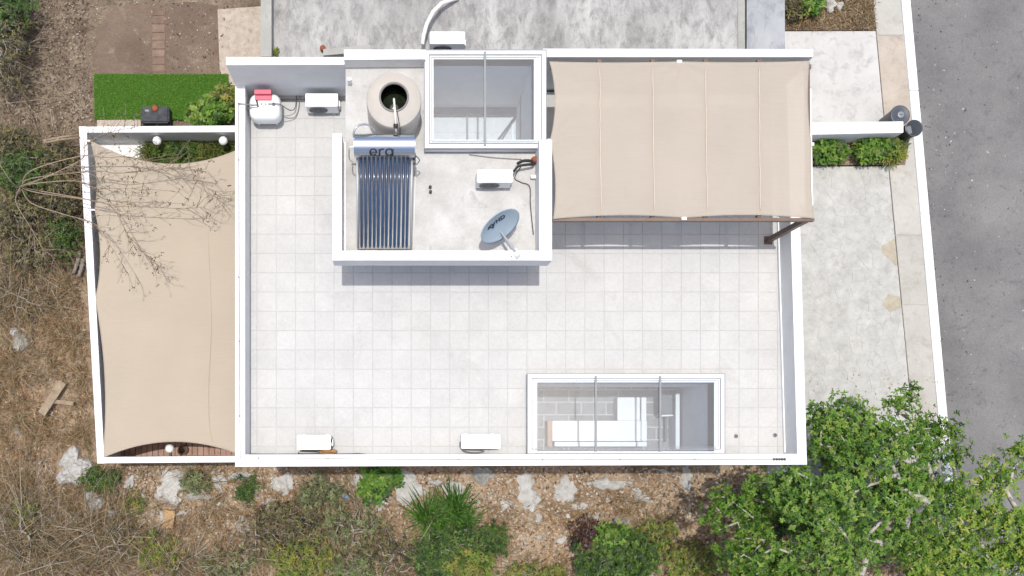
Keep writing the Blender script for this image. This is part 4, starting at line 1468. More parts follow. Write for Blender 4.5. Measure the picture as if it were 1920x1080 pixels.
# ================================================================== VEGETATION
def leaf_rosettes(centers, normals, nl, length, width, spread=.9, droop=.25, jit=.35):
    """flat-ish whorls of pointed leaves: (m*nl,4,3)"""
    c_ = np.asarray(centers, float)
    nrm_ = np.asarray(normals, float)
    nrm_ /= np.linalg.norm(nrm_, axis=1, keepdims=True)
    m = len(c_)
    ref = np.tile([1.0, .13, .07], (m, 1))
    u = np.cross(nrm_, ref)
    u /= np.linalg.norm(u, axis=1, keepdims=True)
    w_ = np.cross(nrm_, u)
    ph = rng.uniform(0, 2 * math.pi, m)[:, None]
    ang = ph + np.arange(nl)[None] * (2 * math.pi / nl) + rng.normal(0, jit, (m, nl))
    d = np.cos(ang)[..., None] * u[:, None] + np.sin(ang)[..., None] * w_[:, None]
    rise = rng.normal(droop, .35, (m, nl))[..., None]
    d = d * spread + nrm_[:, None] * rise
    d /= np.linalg.norm(d, axis=-1, keepdims=True)
    t = np.cross(np.broadcast_to(nrm_[:, None], d.shape), d)
    t /= (np.linalg.norm(t, axis=-1, keepdims=True) + 1e-9)
    roll = rng.normal(0, .35, (m, nl))[..., None]
    t = t + np.broadcast_to(nrm_[:, None], d.shape) * roll
    L_ = length * rng.uniform(.6, 1.25, (m, nl))[..., None]
    W_ = width * rng.uniform(.7, 1.2, (m, nl))[..., None]
    base = np.broadcast_to(c_[:, None], d.shape) + rng.normal(0, length * .12, d.shape)
    mid = base + d * L_ * .55
    tip = base + d * L_ - nrm_[:, None] * L_ * .12
    q = np.stack([base, mid - t * W_, tip, mid + t * W_], 2)
    return q.reshape(-1, 4, 3)


def branch_network(root, targets, trunk_h, r_tip, power=.42, jit=.06, root_bias=.55):
    """joins targets to a growing skeleton; returns nodes, parents, radii"""
    nodes = [np.array(root, float)]
    par = [-1]
    plen = [0.0]
    p = np.array(root, float)
    for k in range(1, 4):
        q = p + np.array([random.uniform(-.06, .06), random.uniform(-.06, .06), trunk_h / 3])
        nodes.append(q)
        par.append(len(nodes) - 2)
        plen.append(plen[-1] + trunk_h / 3)
        p = q
    order = sorted(range(len(targets)), key=lambda i: np.linalg.norm(targets[i] - nodes[3]))
    ends = []
    for i in order:
        t = np.asarray(targets[i], float)
        N = np.array(nodes)
        d = np.linalg.norm(N - t, axis=1) + root_bias * np.array(plen) * .35
        d[:2] += 5
        j = int(np.argmin(d))
        a = nodes[j]
        dist = np.linalg.norm(t - a)
        ns = max(1, int(dist / .35))
        prev = j
        for s_ in range(1, ns + 1):
            f_ = s_ / ns
            q = a + (t - a) * f_
            q = q + np.array([0, 0, -.12 * dist * math.sin(math.pi * f_)]) + (rng.normal(0, jit, 3) if s_ < ns else 0)
            nodes.append(q)
            par.append(prev)
            plen.append(plen[prev] + dist / ns)
            prev = len(nodes) - 1
        ends.append(prev)
    w_ = np.zeros(len(nodes))
    for e_ in ends:
        w_[e_] += 1
    for i in range(len(nodes) - 1, 0, -1):
        w_[par[i]] += w_[i]
    rad = r_tip * np.maximum(w_, 1) ** power
    return nodes, par, rad, ends


def skeleton_mesh(nodes, par, rad, n=5):
    b = MB()
    kids = {}
    for i, p in enumerate(par):
        kids.setdefault(p, []).append(i)
    stack = [(0, None)]
    while stack:
        i, frm = stack.pop()
        chain = ([frm] if frm is not None else []) + [i]
        cur = i
        while kids.get(cur):
            ks = sorted(kids[cur], key=lambda k: -rad[k])
            for k in ks[1:]:
                stack.append((k, cur))
            cur = ks[0]
            chain.append(cur)
        if len(chain) > 1:
            rs = [float(rad[c_]) for c_ in chain]
            if frm is not None:
                rs[0] = min(rs[0], rs[1] * 1.2)
            b.tube([nodes[c_] for c_ in chain], rs, n if rs[0] > .02 else 4, True)
    return b


def lobes_points(lobes, n, zfun=None):
    """random points in lobes given as (px,py,rx,ry,z,rz) with photo-plan radii"""
    ws = np.array([l[2] * l[3] for l in lobes], float)
    ws /= ws.sum()
    out = []
    for l in rng.choice(len(lobes), n, p=ws):
        px, py, rx, ry, z, rz = lobes[l]
        while True:
            d = rng.uniform(-1, 1, 3)
            if d @ d < 1:
                break
        d[2] = abs(d[2]) * .8 + .2 * d[2]
        zz = z + d[2] * rz * math.sqrt(max(0, 1 - d[0] ** 2 - d[1] ** 2) * .9 + .1)
        p = P(px + d[0] * rx, py + d[1] * ry, zz)
        out.append(tuple(p))
    return np.array(out)


def tree(name, label, cat, root, lobes, n_targets, mat, bark, nl=7, ll=.15, lw=.032, ros=5, spread_r=.22, trunk_h=1.4, r_tip=.009,
         group=None, bare=.0, jit=.06, power=.42, droop=.25):
    T = lobes_points(lobes, n_targets)
    rt = np.array(root)
    nodes, par, rad, ends = branch_network(rt, T, trunk_h, r_tip, power, jit)
    e = empty(name, label, cat, tuple(rt), group)
    b = skeleton_mesh([np.array(q) - rt for q in nodes], par, rad)
    b.build('trunk', bark, e)
    N = np.array(nodes)
    tips = N[ends]
    if bare:
        tips = tips[rng.uniform(size=len(tips)) > bare]
    cs = np.repeat(tips, ros, 0) + rng.normal(0, spread_r, (len(tips) * ros, 3)) * [1, 1, .6]
    ctr = N.mean(0)
    nn = (cs - (ctr - [0, 0, 1.2])) * [.35, .35, 1] + rng.normal(0, .35, cs.shape)
    nn[:, 2] = np.abs(nn[:, 2]) + .5
    Q = leaf_rosettes(cs - rt, nn, nl, ll, lw, .9, droop)
    cr = quads('crown', Q, mat, e, False, nl)
    return e


# big leafy tree by the driveway
big = [(1560, 782, 52, 36, 4.2, 1.0), (1600, 800, 80, 46, 4.4, 1.1), (1692, 752, 30, 28, 3.8, .7), (1640, 840, 105, 55, 4.8, 1.2), (1752, 830, 52, 46, 4.0, .9),
       (1735, 790, 30, 26, 3.6, .6), (1480, 915, 90, 40, 3.9, .9), (1590, 930, 140, 66, 5.0, 1.1), (1385, 970, 66, 56, 3.5, .9), (1420, 1045, 80, 40, 3.6, .9),
       (1560, 1035, 140, 60, 4.4, 1.0), (1710, 930, 72, 48, 4.2, .9), (1540, 850, 26, 40, 4.0, .8), (1490, 1090, 140, 40, 3.6, .8), (1800, 860, 24, 40, 3.6, .6), (1770, 935, 46, 46, 3.8, .8), (1690, 1010, 70, 50, 3.6, .8)]
tree('leafy_tree', 'large leafy green tree with pale limbs beside the driveway', 'tree', tuple(P(1590, 965, 0)), big, 420, 'leaf_big', 'bark_pale', 8, .09, .021, 15, .135, 1.6, .014)
sp = [(1868, 892, 42, 38, 3.4, .7), (1815, 930, 40, 40, 3.3, .7), (1780, 1050, 60, 40, 3.0, .7), (1885, 980, 52, 56, 3.6, .8), (1800, 985, 46, 50, 3.2, .7), (1850, 1050, 80, 40, 3.2, .7), (1912, 850, 16, 30, 3.5, .6), (1730, 1040, 60, 40, 2.6, .6), (1930, 1010, 30, 60, 3.6, .7)]
tree('grey_limbed_tree', 'sparse yellow green tree with many pale grey limbs over the street', 'tree', tuple(P(1838, 1000, .02)), sp, 230, 'leaf_mid', 'bark_pale', 7, .1, .022, 10, .13, 1.4, .015, bare=.08, jit=.1, power=.40)
for k, (x, y, a, b, lab) in enumerate(((1470, 960, 80, 40, 'added shrub darkening crown gaps at the house side of the large leafy tree'), (1600, 1000, 80, 44, 'added shrub darkening crown gaps round the trunk of the large leafy tree'), (1700, 930, 70, 50, 'added shrub darkening crown gaps between the leafy tree and the pavement'), (1590, 850, 60, 50, 'added shrub darkening crown gaps on the driveway end below the leafy tree'))):
    tree('gap_filler_shrub', lab, 'shrub', tuple(P(x, y, .1)), [(x, y, a, b, .9, .9)], 70, 'leaf_dark', 'bark_dark', 7, .13, .03, 7, .16, .4, .008)  # shrubs added below the crown so that its gaps read dark
# bare limbs between both trees
tree('bare_shrub', 'grey leafless shrub tangled under the two trees by the street', 'shrub', tuple(P(1690, 1010, 0)), [(1690, 1020, 110, 60, 1.9, 1.0), (1790, 950, 60, 60, 2.2, .8)], 120, 'leaf_lime', 'bark', 4, .1, .02, 1, .1, .3, .011, bare=.7, jit=.12)


def twig_fuzz(e, lobes, n, length, width, mat='twig'):
    """arching dead stems that fan out of several roots in the shrub, one part of the shrub"""
    K = max(3, n // 26)
    px, py, rx, ry, z, rz = lobes[0]
    roots = lobes_points([(px, py, rx * .9, ry * .9, z - rz * .9, .05)], K)
    lead = rng.uniform(0, 2 * math.pi, K)
    k = rng.integers(0, K, n)
    p0 = roots[k] + rng.normal(0, .03, (n, 3)) * [1, 1, .2]
    a = lead[k] + rng.normal(0, 1.1, n)
    L_ = (length * rng.gamma(4, .25, n))[:, None] * 1.3
    el = rng.uniform(.1, 1.0, n)[:, None]
    bend = rng.normal(0, .5, n)
    def hd(t):
        return np.stack([np.cos(a + bend * t), np.sin(a + bend * t), np.zeros(n)], -1)
    up = np.array([0, 0, 1.0])
    p1 = p0 + hd(0) * L_ * .35 + up * L_ * .35 * el
    p2 = p1 + hd(.6) * L_ * .35 + up * L_ * .16 * el
    p3 = p2 + hd(1.2) * L_ * .32 - up * L_ * .05
    t = np.stack([-np.sin(a), np.cos(a), rng.normal(0, .3, n)], -1) * width * rng.uniform(.5, 1.4, n)[:, None]
    q = [np.stack([u - t * f0, u + t * f0, v_ + t * f1, v_ - t * f1], 1) for u, v_, f0, f1 in ((p0, p1, 1.2, 1), (p1, p2, 1, .8), (p2, p3, .8, .3))]
    m = rng.uniform(size=n) < .6                      # side twigs
    for src, d0 in ((p1, -.8), (p2, .8)):
        s3 = src[m] + np.stack([np.cos(a[m] + d0), np.sin(a[m] + d0), rng.uniform(-.1, .4, m.sum())], -1) * L_[m] * .28
        q.append(np.stack([src[m] - t[m] * .6, src[m] + t[m] * .6, s3 + t[m] * .25, s3 - t[m] * .25], 1))
    q = np.concatenate(q) - np.array(e.location)
    q[:, :, 2] = np.maximum(q[:, :, 2], .02)
    # one colour per stem needs welded islands; loose quads vary along the stem like lichen and dust do
    return tag(quads('twigs', q, mat, e), None, None, None, 'stuff')


def shrub(px, py, rx, ry, h, mat, label, nt=40, nl=6, ll=.09, lw=.022, ros=5, bare=0, bark='bark', group=None, z=0.0, sr=.1, name='shrub', r_tip=.006, jit=.04, fuzz=0, fl=.35):
    lob = [(px, py, rx, ry, z + h * .5, h * .5)]
    e = tree(name, label, 'shrub', tuple(P(px, py, z)), lob, int(nt * 1.2), mat, bark, nl, ll * 1.15, lw * 1.2, ros, sr, h * .25, r_tip, group, bare, jit)
    if fuzz:
        twig_fuzz(e, lob, int(fuzz * .34), fl * 1.5, .006)
    return e


# verge south of the house
shrub(1155, 1045, 84, 54, 1.3, 'leaf_dark', 'dark green bush with red brown young leaves near the big tree', 120, 7, .1, .025, 6, fuzz=120)
shrub(1105, 1010, 26, 24, 1.2, 'leaf_red', 'small red brown leaved shrub beside the dark green bush', 24, 6, .1, .025, 5)
shrub(1145, 1008, 34, 22, 1.4, 'leaf_big', 'bright green shoots above the dark green bush', 30, 6, .1, .024, 5)
shrub(1232, 1008, 46, 34, .8, 'leaf_lime', 'yellow green low shrub between the dark bush and the big tree', 46, 6, .07, .015, 5, .1, fuzz=150)
shrub(1300, 1060, 64, 36, .9, 'leaf_lime', 'yellow green shrub under the edge of the big tree', 54, 6, .08, .017, 5, fuzz=150)
shrub(1000, 1078, 60, 22, .6, 'leaf_lime', 'low yellowish scrub at the verge west of the dark bush', 40, 6, .08, .015, 5, .2, fuzz=160)
shrub(706, 905, 24, 36, .8, 'leaf_big', 'glossy green shrub against the south wall of the house', 46, 6, .12, .03, 4)
shrub(738, 890, 18, 16, .6, 'leaf_big', 'small bright shrub at the foot of the south wall', 18, 6, .11, .03, 4)
shrub(600, 925, 46, 36, .8, 'leaf_sage', 'sage green wispy shrub on the rocky verge', 56, 6, .07, .012, 5, .2, fuzz=260)
shrub(550, 985, 66, 44, .9, 'leaf_olive', 'olive shrub with grey stems on the verge', 80, 6, .08, .015, 5, .2, r_tip=.008, jit=.08, fuzz=420)
shrub(655, 985, 62, 48, .9, 'leaf_sage', 'sage shrub with long pale stems beside the palm clump', 70, 6, .07, .013, 4, .3, r_tip=.008, jit=.1, fuzz=420)
shrub(575, 1050, 66, 40, 1.0, 'leaf_lime', 'yellow green scrub beside the sage shrubs', 76, 6, .08, .015, 5, .15, jit=.08, fuzz=300)
shrub(660, 1062, 46, 34, .9, 'leaf_sage', 'grey green scrub between the yellow scrub and tangled twigs', 50, 6, .08, .014, 5, .2, jit=.08, fuzz=220)
shrub(735, 1045, 62, 46, .9, 'leaf_olive', 'tangled olive scrub with bare twigs under the palm clump', 60, 6, .08, .015, 4, .3, r_tip=.008, jit=.1, fuzz=420)
shrub(850, 1040, 84, 50, 1.1, 'leaf_dark', 'green scrub with pale dead branches under the palm clump', 120, 6, .1, .02, 5, .2, r_tip=.009, jit=.09, fuzz=260)
shrub(880, 1062, 50, 30, 1.2, 'leaf_lime', 'lime green scrub in front of the palm clump', 50, 7, .1, .018, 5, .1, jit=.08, fuzz=120)
shrub(925, 1012, 30, 28, .6, 'leaf_dark', 'small dark shrub east of the palm clump', 30, 6, .08, .018, 5, fuzz=80)
shrub(480, 1010, 46, 50, .6, 'leaf_olive', 'sparse olive shrub among pale stones', 46, 5, .07, .014, 4, .4, fuzz=380)
shrub(430, 1060, 66, 28, .7, 'leaf_sage', 'low sage scrub on the dry verge', 46, 5, .07, .014, 4, .35, fuzz=420)
shrub(292, 1030, 40, 44, .6, 'leaf_lime', 'small yellow green shrub among dry grass', 44, 6, .08, .014, 5, .25, fuzz=300)
shrub(190, 897, 36, 18, .4, 'leaf_dark', 'low green weeds beside the large white boulder', 30, 6, .09, .014, 5, fuzz=160)
shrub(366, 905, 22, 18, .4, 'leaf_sage', 'pale green weed tuft below the garden wall', 22, 6, .08, .012, 5, fuzz=60)
shrub(460, 920, 16, 22, .4, 'leaf_dark', 'dark weed tuft beside the house corner', 18, 6, .1, .012, 5, fuzz=60)
shrub(250, 945, 14, 20, .4, 'leaf_lime', 'thin lime weed among stones below the garden wall', 14, 6, .08, .012, 5, fuzz=40)

# palm-like clump
pal = empty('palm_clump', 'clump of long green palm blades on the verge', 'palm', tuple(P(835, 975, 0)))
Q = []
for c_, nb_, r_ in (((800, 972), 150, .95), ((850, 960), 190, 1.0), ((870, 985), 110, .8), ((820, 1000), 100, .8)):
    pc_ = np.array(P(*c_, .1))
    for k in range(nb_):
        a = rng.normal(math.pi * .5, 1.0) if rng.uniform() < .75 else rng.uniform(0, 2 * math.pi)
        el = rng.uniform(.15, 1.2)
        L_ = r_ * rng.uniform(.55, 1.1)
        d = np.array([math.cos(a) * math.cos(el), math.sin(a) * math.cos(el), math.sin(el)])
        t = np.array([-math.sin(a), math.cos(a), rng.normal(0, .4)]) * rng.uniform(.009, .017)
        p0 = pc_ + rng.normal(0, .1, 3) * [1, 1, .2]
        p1 = p0 + d * L_ * .5
        p2 = p0 + d * L_ * .85 + np.array([0, 0, -.12 * L_])
        p3 = p0 + d * L_ * 1.05 + np.array([0, 0, -.3 * L_])
        Q.append([p0 - t * .5, p0 + t * .5, p1 + t, p1 - t])
        Q.append([p1 - t, p1 + t, p2 + t * .8, p2 - t * .8])
        Q.append([p2 - t * .8, p2 + t * .8, p3 + t * .1, p3 - t * .1])
Q = np.array(Q) - np.array(pal.location)
quads('blades', Q, 'palm', pal)
st = MB()
for k in range(6):
    p = np.array([rng.normal(0, .3), rng.normal(-.1, .2), 0])
    st.tube([p, p + [0.02, .03, .25]], [.03, .015], 6)
st.build('stem', 'bark_dark', pal)

# left scrub against the garden wall
left = [(38, 322, 64, 44, 1.5, 'leaf_dark', 'dark leafy scrub beneath the trunk of the bare tree', 620, .3), (100, 305, 46, 40, 1.1, 'leaf_olive', 'olive scrub beside the pale pole fence', 420, .4),
        (100, 375, 50, 44, 1.4, 'leaf_olive', 'brownish twiggy scrub against the garden wall below the pole fence', 700, .45), (25, 405, 60, 46, 1.4, 'leaf_olive', 'wide grey twigged scrub behind the bare tree', 800, .5),
        (118, 440, 32, 44, 1.0, 'leaf_dark', 'dark scrub beside the cut logs', 420, .5), (55, 470, 70, 36, 1.1, 'leaf_olive', 'low tangled scrub above the grey rubble', 800, .6),
        (20, 270, 40, 30, .9, 'leaf_olive', 'small olive scrub at the edge of the bare ground', 300, .4)]
for k, (x, y, a, b, h, mt, lab, fz, br) in enumerate(left):
    shrub(x, y, a, b, h, mt, lab, 120, 5, .065, .015, 5, br, 'bark', None, r_tip=.005, jit=.1, fuzz=fz, fl=.5)
shrub(12, 95, 40, 90, 1.8, 'leaf_olive', 'tall grey twigged scrub beside the bare earth plot', 130, 5, .07, .016, 4, .5, r_tip=.007, jit=.12, fuzz=900, fl=.6)
shrub(10, 20, 60, 50, 1.6, 'leaf_dark', 'dark scrub beyond the bare earth plot', 100, 5, .08, .018, 5, .3, jit=.1, fuzz=500)
shrub(40, 560, 66, 50, .7, 'leaf_olive', 'bare grey shrub above rubble stones', 60, 4, .05, .012, 3, .75, r_tip=.005, jit=.1, fuzz=900, fl=.5)
shrub(50, 1000, 100, 74, .8, 'leaf_olive', 'wide bare grey thicket on the dry verge', 100, 4, .06, .013, 3, .6, r_tip=.005, jit=.12, fuzz=1900, fl=.6)
shrub(215, 1015, 84, 60, .7, 'leaf_olive', 'bare grey twig shrub among orange leaf litter', 80, 4, .06, .013, 3, .6, r_tip=.005, jit=.12, fuzz=1400, fl=.55)
shrub(40, 960, 30, 24, .6, 'leaf_lime', 'small yellow weed inside the bare thicket', 24, 5, .07, .014, 4, .2)
shrub(130, 1062, 90, 40, .6, 'leaf_olive', 'low bare grey thicket at the edge of the dry verge', 60, 4, .06, .013, 3, .6, r_tip=.005, jit=.12, fuzz=1300, fl=.55)
shrub(350, 1060, 60, 34, .5, 'leaf_olive', 'fine grey twigs beside the small yellow green shrub', 40, 4, .06, .013, 3, .6, r_tip=.005, jit=.12, fuzz=700, fl=.45)
# creeper over the garden wall, courtyard planting, front hedges, neighbour bed
shrub(392, 212, 32, 16, 1.9, 'leaf_big', 'bright green creeper climbing over the garden wall', 110, 6, .1, .03, 6, 0, z=.1)
shrub(424, 190, 16, 24, 1.2, 'leaf_lime', 'bright shrub between the lawn and the house corner', 30, 6, .1, .03, 5, 0, z=.05)
tag(quads('planter_grass', blades(2600, (278, 452), (270, 325), 1.22, .2, .5, .014, 1.2), 'wildgrass'), 'green strappy planting in the courtyard planter', 'plants', None, 'stuff')
shrub(330, 285, 50, 14, .5, 'leaf_dark', 'dark green planting below the courtyard globe lamps', 40, 6, .12, .02, 5, 0, z=1.2)
shrub(1555, 282, 28, 14, .55, 'leaf_big', 'green hedge bush under the front wall next to the house', 46, 6, .1, .026, 6, 0, z=.13)
shrub(1640, 280, 34, 15, .6, 'leaf_big', 'green hedge bush under the middle of the front wall', 60, 6, .11, .026, 6, 0, z=.13)
shrub(1672, 284, 22, 16, .5, 'leaf_lime', 'yellow strappy bush under the kerb end of the front wall', 40, 7, .14, .018, 5, 0, z=.13)
shrub(1525, 8, 12, 12, .5, 'leaf_big', 'small green plant beside the white rock in the front bed', 20, 6, .11, .024, 4, 0, z=.05)
shrub(1490, 18, 22, 16, .4, 'leaf_olive', 'dry olive shrub in the neighbouring front bed', 36, 6, .08, .016, 5, .2, z=.05)
tag(quads('weed', leaf_rosettes(np.array([P(517 + random.uniform(-2, 2), 97 + random.uniform(-5, 5), zn + .1) for _ in range(14)]), rng.normal(0, .3, (14, 3)) + [0, 0, 1], 6, .07, .018), 'leaf_lime'), 'small green weed in the corner of the neighbouring roof', 'weed')


# bare overhanging tree with twigs across the sail
def overhang():
    rt = np.array(P(28, 372, 0))
    paths = [([(150, 300), (160, 275), (185, 257), (215, 245), (258, 239)], 3.9), ([(60, 320), (150, 291), (200, 295), (240, 293), (290, 306), (340, 326), (385, 350), (412, 368)], 4.2),
             ([(60, 335), (175, 321), (220, 325), (290, 318), (330, 315), (392, 322)], 4.3), ([(60, 345), (140, 340), (180, 353), (250, 353), (330, 359)], 4.2),
             ([(70, 360), (178, 376), (215, 388), (280, 387), (340, 391), (380, 388)], 4.3), ([(178, 376), (212, 390), (235, 430), (250, 457), (275, 478), (292, 508)], 4.0),
             ([(60, 380), (120, 400), (180, 420), (205, 460), (230, 500)], 3.8), ([(20, 340), (-10, 300), (-40, 270)], 3.8), ([(30, 380), (60, 430), (80, 470)], 3.4),
             ([(40, 350), (90, 330), (140, 310), (180, 330), (260, 345)], 4.0)]
    e = empty('bare_tree', 'nearly bare thin twigged tree leaning over the courtyard sail', 'tree', tuple(rt))
    b = MB()
    top = np.array(P(40, 352, 2.4)) - rt
    b.tube([(0, 0, -.05), top * .5 + [.05, 0, .1], top], [.06, .045, .035], 8)
    leaves = []
    tw_ = []
    for pth_, z in paths:
        n_ = len(pth_)
        pts_ = [Vector(top)] + [Vector(np.array(P(x + random.uniform(-2, 2), y + random.uniform(-2, 2), 2.8 + (z - 2.8) * (i + 1) / n_ + random.uniform(-.1, .1))) - rt) for i, (x, y) in enumerate(pth_)]
        sm = smoothpts(pts_, 5)
        m_ = len(sm)
        b.tube(sm, [.012 * (1 - .8 * i / m_) + .0028 for i in range(m_)], 6)
        for i in range(8, m_):
            for _ in range(1 if i < m_ * .4 else 3):
                if random.random() > .45:
                    continue
                d = (sm[i] - sm[max(i - 3, 0)]).normalized()
                side = Vector((random.uniform(-1, 1), random.uniform(-1, 1), random.uniform(-.3, .5))) + d * 1.0
                side.normalize()
                L_ = random.uniform(.2, .8)
                p0 = sm[i]
                p1 = p0 + side * L_ * .5 + Vector((0, 0, random.uniform(-.03, .05)))
                p2 = p1 + (side + Vector((random.uniform(-.4, .4), random.uniform(-.4, .4), .1))).normalized() * L_ * .5
                b.tube([p0, p1, p2], [.007, .005, .003], 4)
                for q in (p1, p2):
                    if random.random() < .5:
                        s2 = (side + Vector((random.uniform(-1, 1), random.uniform(-1, 1), random.uniform(-.3, .3)))).normalized()
                        q2 = q + s2 * random.uniform(.08, .22)
                        b.tube([q, q2], [.004, .0025], 4)
                        if random.random() < .55:
                            leaves.append(tuple(q2))
                if random.random() < .5:
                    leaves.append(tuple(p2))
    b.build('trunk', 'bark_dark', e)
    lv = np.array(leaves)
    nn = rng.normal(0, .5, lv.shape) + [0, 0, 1]
    quads('crown', leaf_rosettes(lv, nn, 3, .06, .014, .9, .2, .8), 'leaf_olive', e)


overhang()


# ground cover: keep out of buildings, lawn, paving
CLEAR = [(138, 876, 46), (178, 940, 32), (210, 962, 10), (903, 891, 20), (988, 922, 26), (1061, 922, 22), (1130, 908, 20), (1155, 908, 20), (765, 915, 30), (855, 918, 20), (530, 910, 20),
         (325, 905, 26), (315, 930, 24), (370, 930, 18), (316, 972, 22), (305, 970, 12), (98, 745, 22), (84, 768, 14), (114, 722, 14), (120, 755, 16), (40, 640, 20), (30, 808, 10), (28, 622, 10), (452, 892, 16), (1052, 1012, 10), (1010, 970, 9)]


def wild(px, py):
    inside_house = (px > 430) & (px < 1530) & (py > -300) & (py < 877)
    inside_yard = (px > 140 + (py - 237) * .054) & (px < 460) & (py > 228) & (py < 872)
    lawn_ = (px > 172) & (px < 432) & (py > 136) & (py < 226)
    paved = (px > 1500) & (py < 975)
    road_ = px > kx(py, -60)
    ok = ~(inside_house | inside_yard | lawn_ | paved | road_)
    for cx_, cy_, r_ in CLEAR:
        ok &= (px - cx_) ** 2 + (py - cy_) ** 2 > r_ * r_ * rng.uniform(.35, 1.1, len(px))
    return ok


def scatter(name, n, pxr, pyr, mat, smin, smax, asp, tilt, keep, label, cat='litter', zoff=.015):
    px = rng.uniform(*pxr, n)
    py = rng.uniform(*pyr, n)
    k = keep(px, py)
    px, py = px[k], py[k]
    kk = H / F
    X, Y = (px - NX) * kk, (NY - py) * kk
    Z = gz(X, Y) + zoff + rng.uniform(0, .03, len(X))
    n = len(X)
    a = rng.uniform(0, 2 * math.pi, n)
    d = np.stack([np.cos(a), np.sin(a), rng.normal(0, tilt, n)], -1)
    t = np.stack([-np.sin(a), np.cos(a), rng.normal(0, tilt, n)], -1)
    s_ = rng.uniform(smin, smax, n)[:, None]
    c_ = np.stack([X, Y, Z], -1)
    w_ = s_ * asp * rng.uniform(.6, 1.4, n)[:, None]
    q = np.stack([c_ - d * s_, c_ - t * w_ + d * s_ * .2, c_ + d * s_, c_ + t * w_ + d * s_ * .2], 1)
    return tag(quads(name, q, mat), label, cat, None, 'stuff')


W = (-60, 1700)
Hh = (-60, 1130)
bare_zone = lambda px, py: (px > 165) & (px < 500) & (py < 145)
scatter('leaf_litter', 70000, W, (560, 1130), 'litter', .018, .065, .45, .4, lambda x, y: wild(x, y) & (np.sin(x * .045 + 2 * np.sin(y * .03)) + np.sin(y * .07 + x * .02) + rng.normal(0, .9, len(x)) > -1.0), 'fallen brown and orange leaves on the dry ground')
scatter('grey_litter', 20000, (-60, 500), (-60, 600), 'litter_grey', .02, .06, .4, .35, lambda x, y: wild(x, y) & ~(bare_zone(x, y) & (rng.uniform(size=len(x)) > .12)), 'grey brown dead leaves on the upper ground')
scatter('stone_chips', 8500, W, (860, 1130), 'chips', .015, .06, .7, .5, lambda x, y: wild(x, y), 'pale limestone chips scattered over the verge', 'stones')
scatter('grey_stone_chips', 900, (-60, 500), (-60, 260), 'chips', .012, .03, .7, .5, lambda x, y: wild(x, y), 'pale pebbles scattered over the upper ground', 'stones')
# twigs on the ground
scatter('fallen_twigs', 5200, (-60, 520), (240, 1130), 'twig', .12, .42, .02, .25, lambda x, y: wild(x, y), 'dead grey twigs lying over the dry grass', 'twigs', .06)
scatter('fallen_twigs', 1500, (520, 1350), (900, 1130), 'twig', .1, .32, .02, .25, lambda x, y: wild(x, y) & (y > 930), 'dead grey twigs lying on the rocky verge', 'twigs', .05)


def dry_keep(px, py):
    d = np.sin(px * .05 + py * .03) + np.sin(px * .021 - py * .047) + rng.normal(0, .6, len(px))
    return wild(px, py) & (d > -.5)


def tufts(nt, nb, pxr, pyr, spread, hmin, hmax, wid, lean, keep):
    cx_, cy_ = rng.uniform(*pxr, nt), rng.uniform(*pyr, nt)
    k = keep(cx_, cy_)
    cx_, cy_ = cx_[k], cy_[k]
    nt = len(cx_)
    sc = rng.gamma(4, .25, nt)
    j = np.repeat(np.arange(nt), nb)
    a = rng.uniform(0, 2 * math.pi, len(j))
    rr = np.abs(rng.normal(0, spread, len(j))) * sc[j]
    X = (cx_[j] + rr * np.cos(a) - NX) * k0_
    Y = (NY - cy_[j] + rr * np.sin(a)) * k0_
    a = a + rng.normal(0, .7, len(j))
    d = np.stack([np.cos(a), np.sin(a), np.zeros(len(j))], -1)
    t = np.stack([-np.sin(a), np.cos(a), np.zeros(len(j))], -1)
    h = (rng.uniform(hmin, hmax, len(j)) * sc[j])[:, None]
    ln = (rng.uniform(.25, 1.0, len(j)) * lean)[:, None]
    base = np.stack([X, Y, gz(X, Y)], -1)
    w_ = wid * rng.uniform(.6, 1.3, len(j))[:, None]
    up = np.array([0, 0, 1.0])
    mid = base + up * h * .75 + d * h * ln * .45
    tip = base + up * h * (1 - .35 * ln) + d * h * ln * 1.1
    return np.stack([base, mid - t * w_, tip, mid + t * w_], 1)


k0_ = H / F
g = np.concatenate([tufts(430, 40, (-60, 195), (520, 1130), 5, .12, .36, .0048, 1.4, wild), blades(9000, (-60, 200), (520, 1130), .02, .06, .2, .005, 1.5, True, dry_keep)])
g2 = tufts(260, 36, (150, 520), (880, 1130), 5, .1, .3, .0045, 1.4, lambda x, y: wild(x, y) & (y > 905 + 50 * np.sin(x * .03)))
g3 = tufts(280, 34, (480, 1330), (920, 1130), 4.5, .08, .26, .0048, 1.4, lambda x, y: wild(x, y) & (y > 945 + 30 * np.sin(x * .02)))
tag(quads('dry_grass', np.concatenate([g, g2, g3]), 'drygrass'), 'long tan dry grass over the verge', 'grass', None, 'stuff')
g = blades(7000, (-60, 1330), (240, 1130), .02, .08, .26, .008, 1.2, True, lambda x, y: wild(x, y) & (np.sin(x * .031 + 1) + np.sin(y * .043 + x * .017) + np.sin(x * .09 - y * .06) > 1.0))
tag(quads('wild_grass', g, 'wildgrass'), 'green weedy grass in patches over the verge', 'grass', None, 'stuff')
g = blades(6500, (1474, 1640), (-60, 56), .06, .04, .14, .007, 1.3)
tag(quads('front_bed_grass', g, 'drygrass'), 'dry tan grass in the neighbouring front bed', 'grass', None, 'stuff')
# litter inside planting bed
n = 1500
px = rng.uniform(1526, 1690, n)
py = rng.uniform(264, 309, n)
cs = np.array([P(a, b, .17) for a, b in zip(px, py)])
tag(quads('bed_litter', leaf_rosettes(cs, rng.normal(0, .2, cs.shape) + [0, 0, 1], 1, .05, .012), 'litter'), 'dead leaves on the front planting bed', 'litter', None, 'stuff')


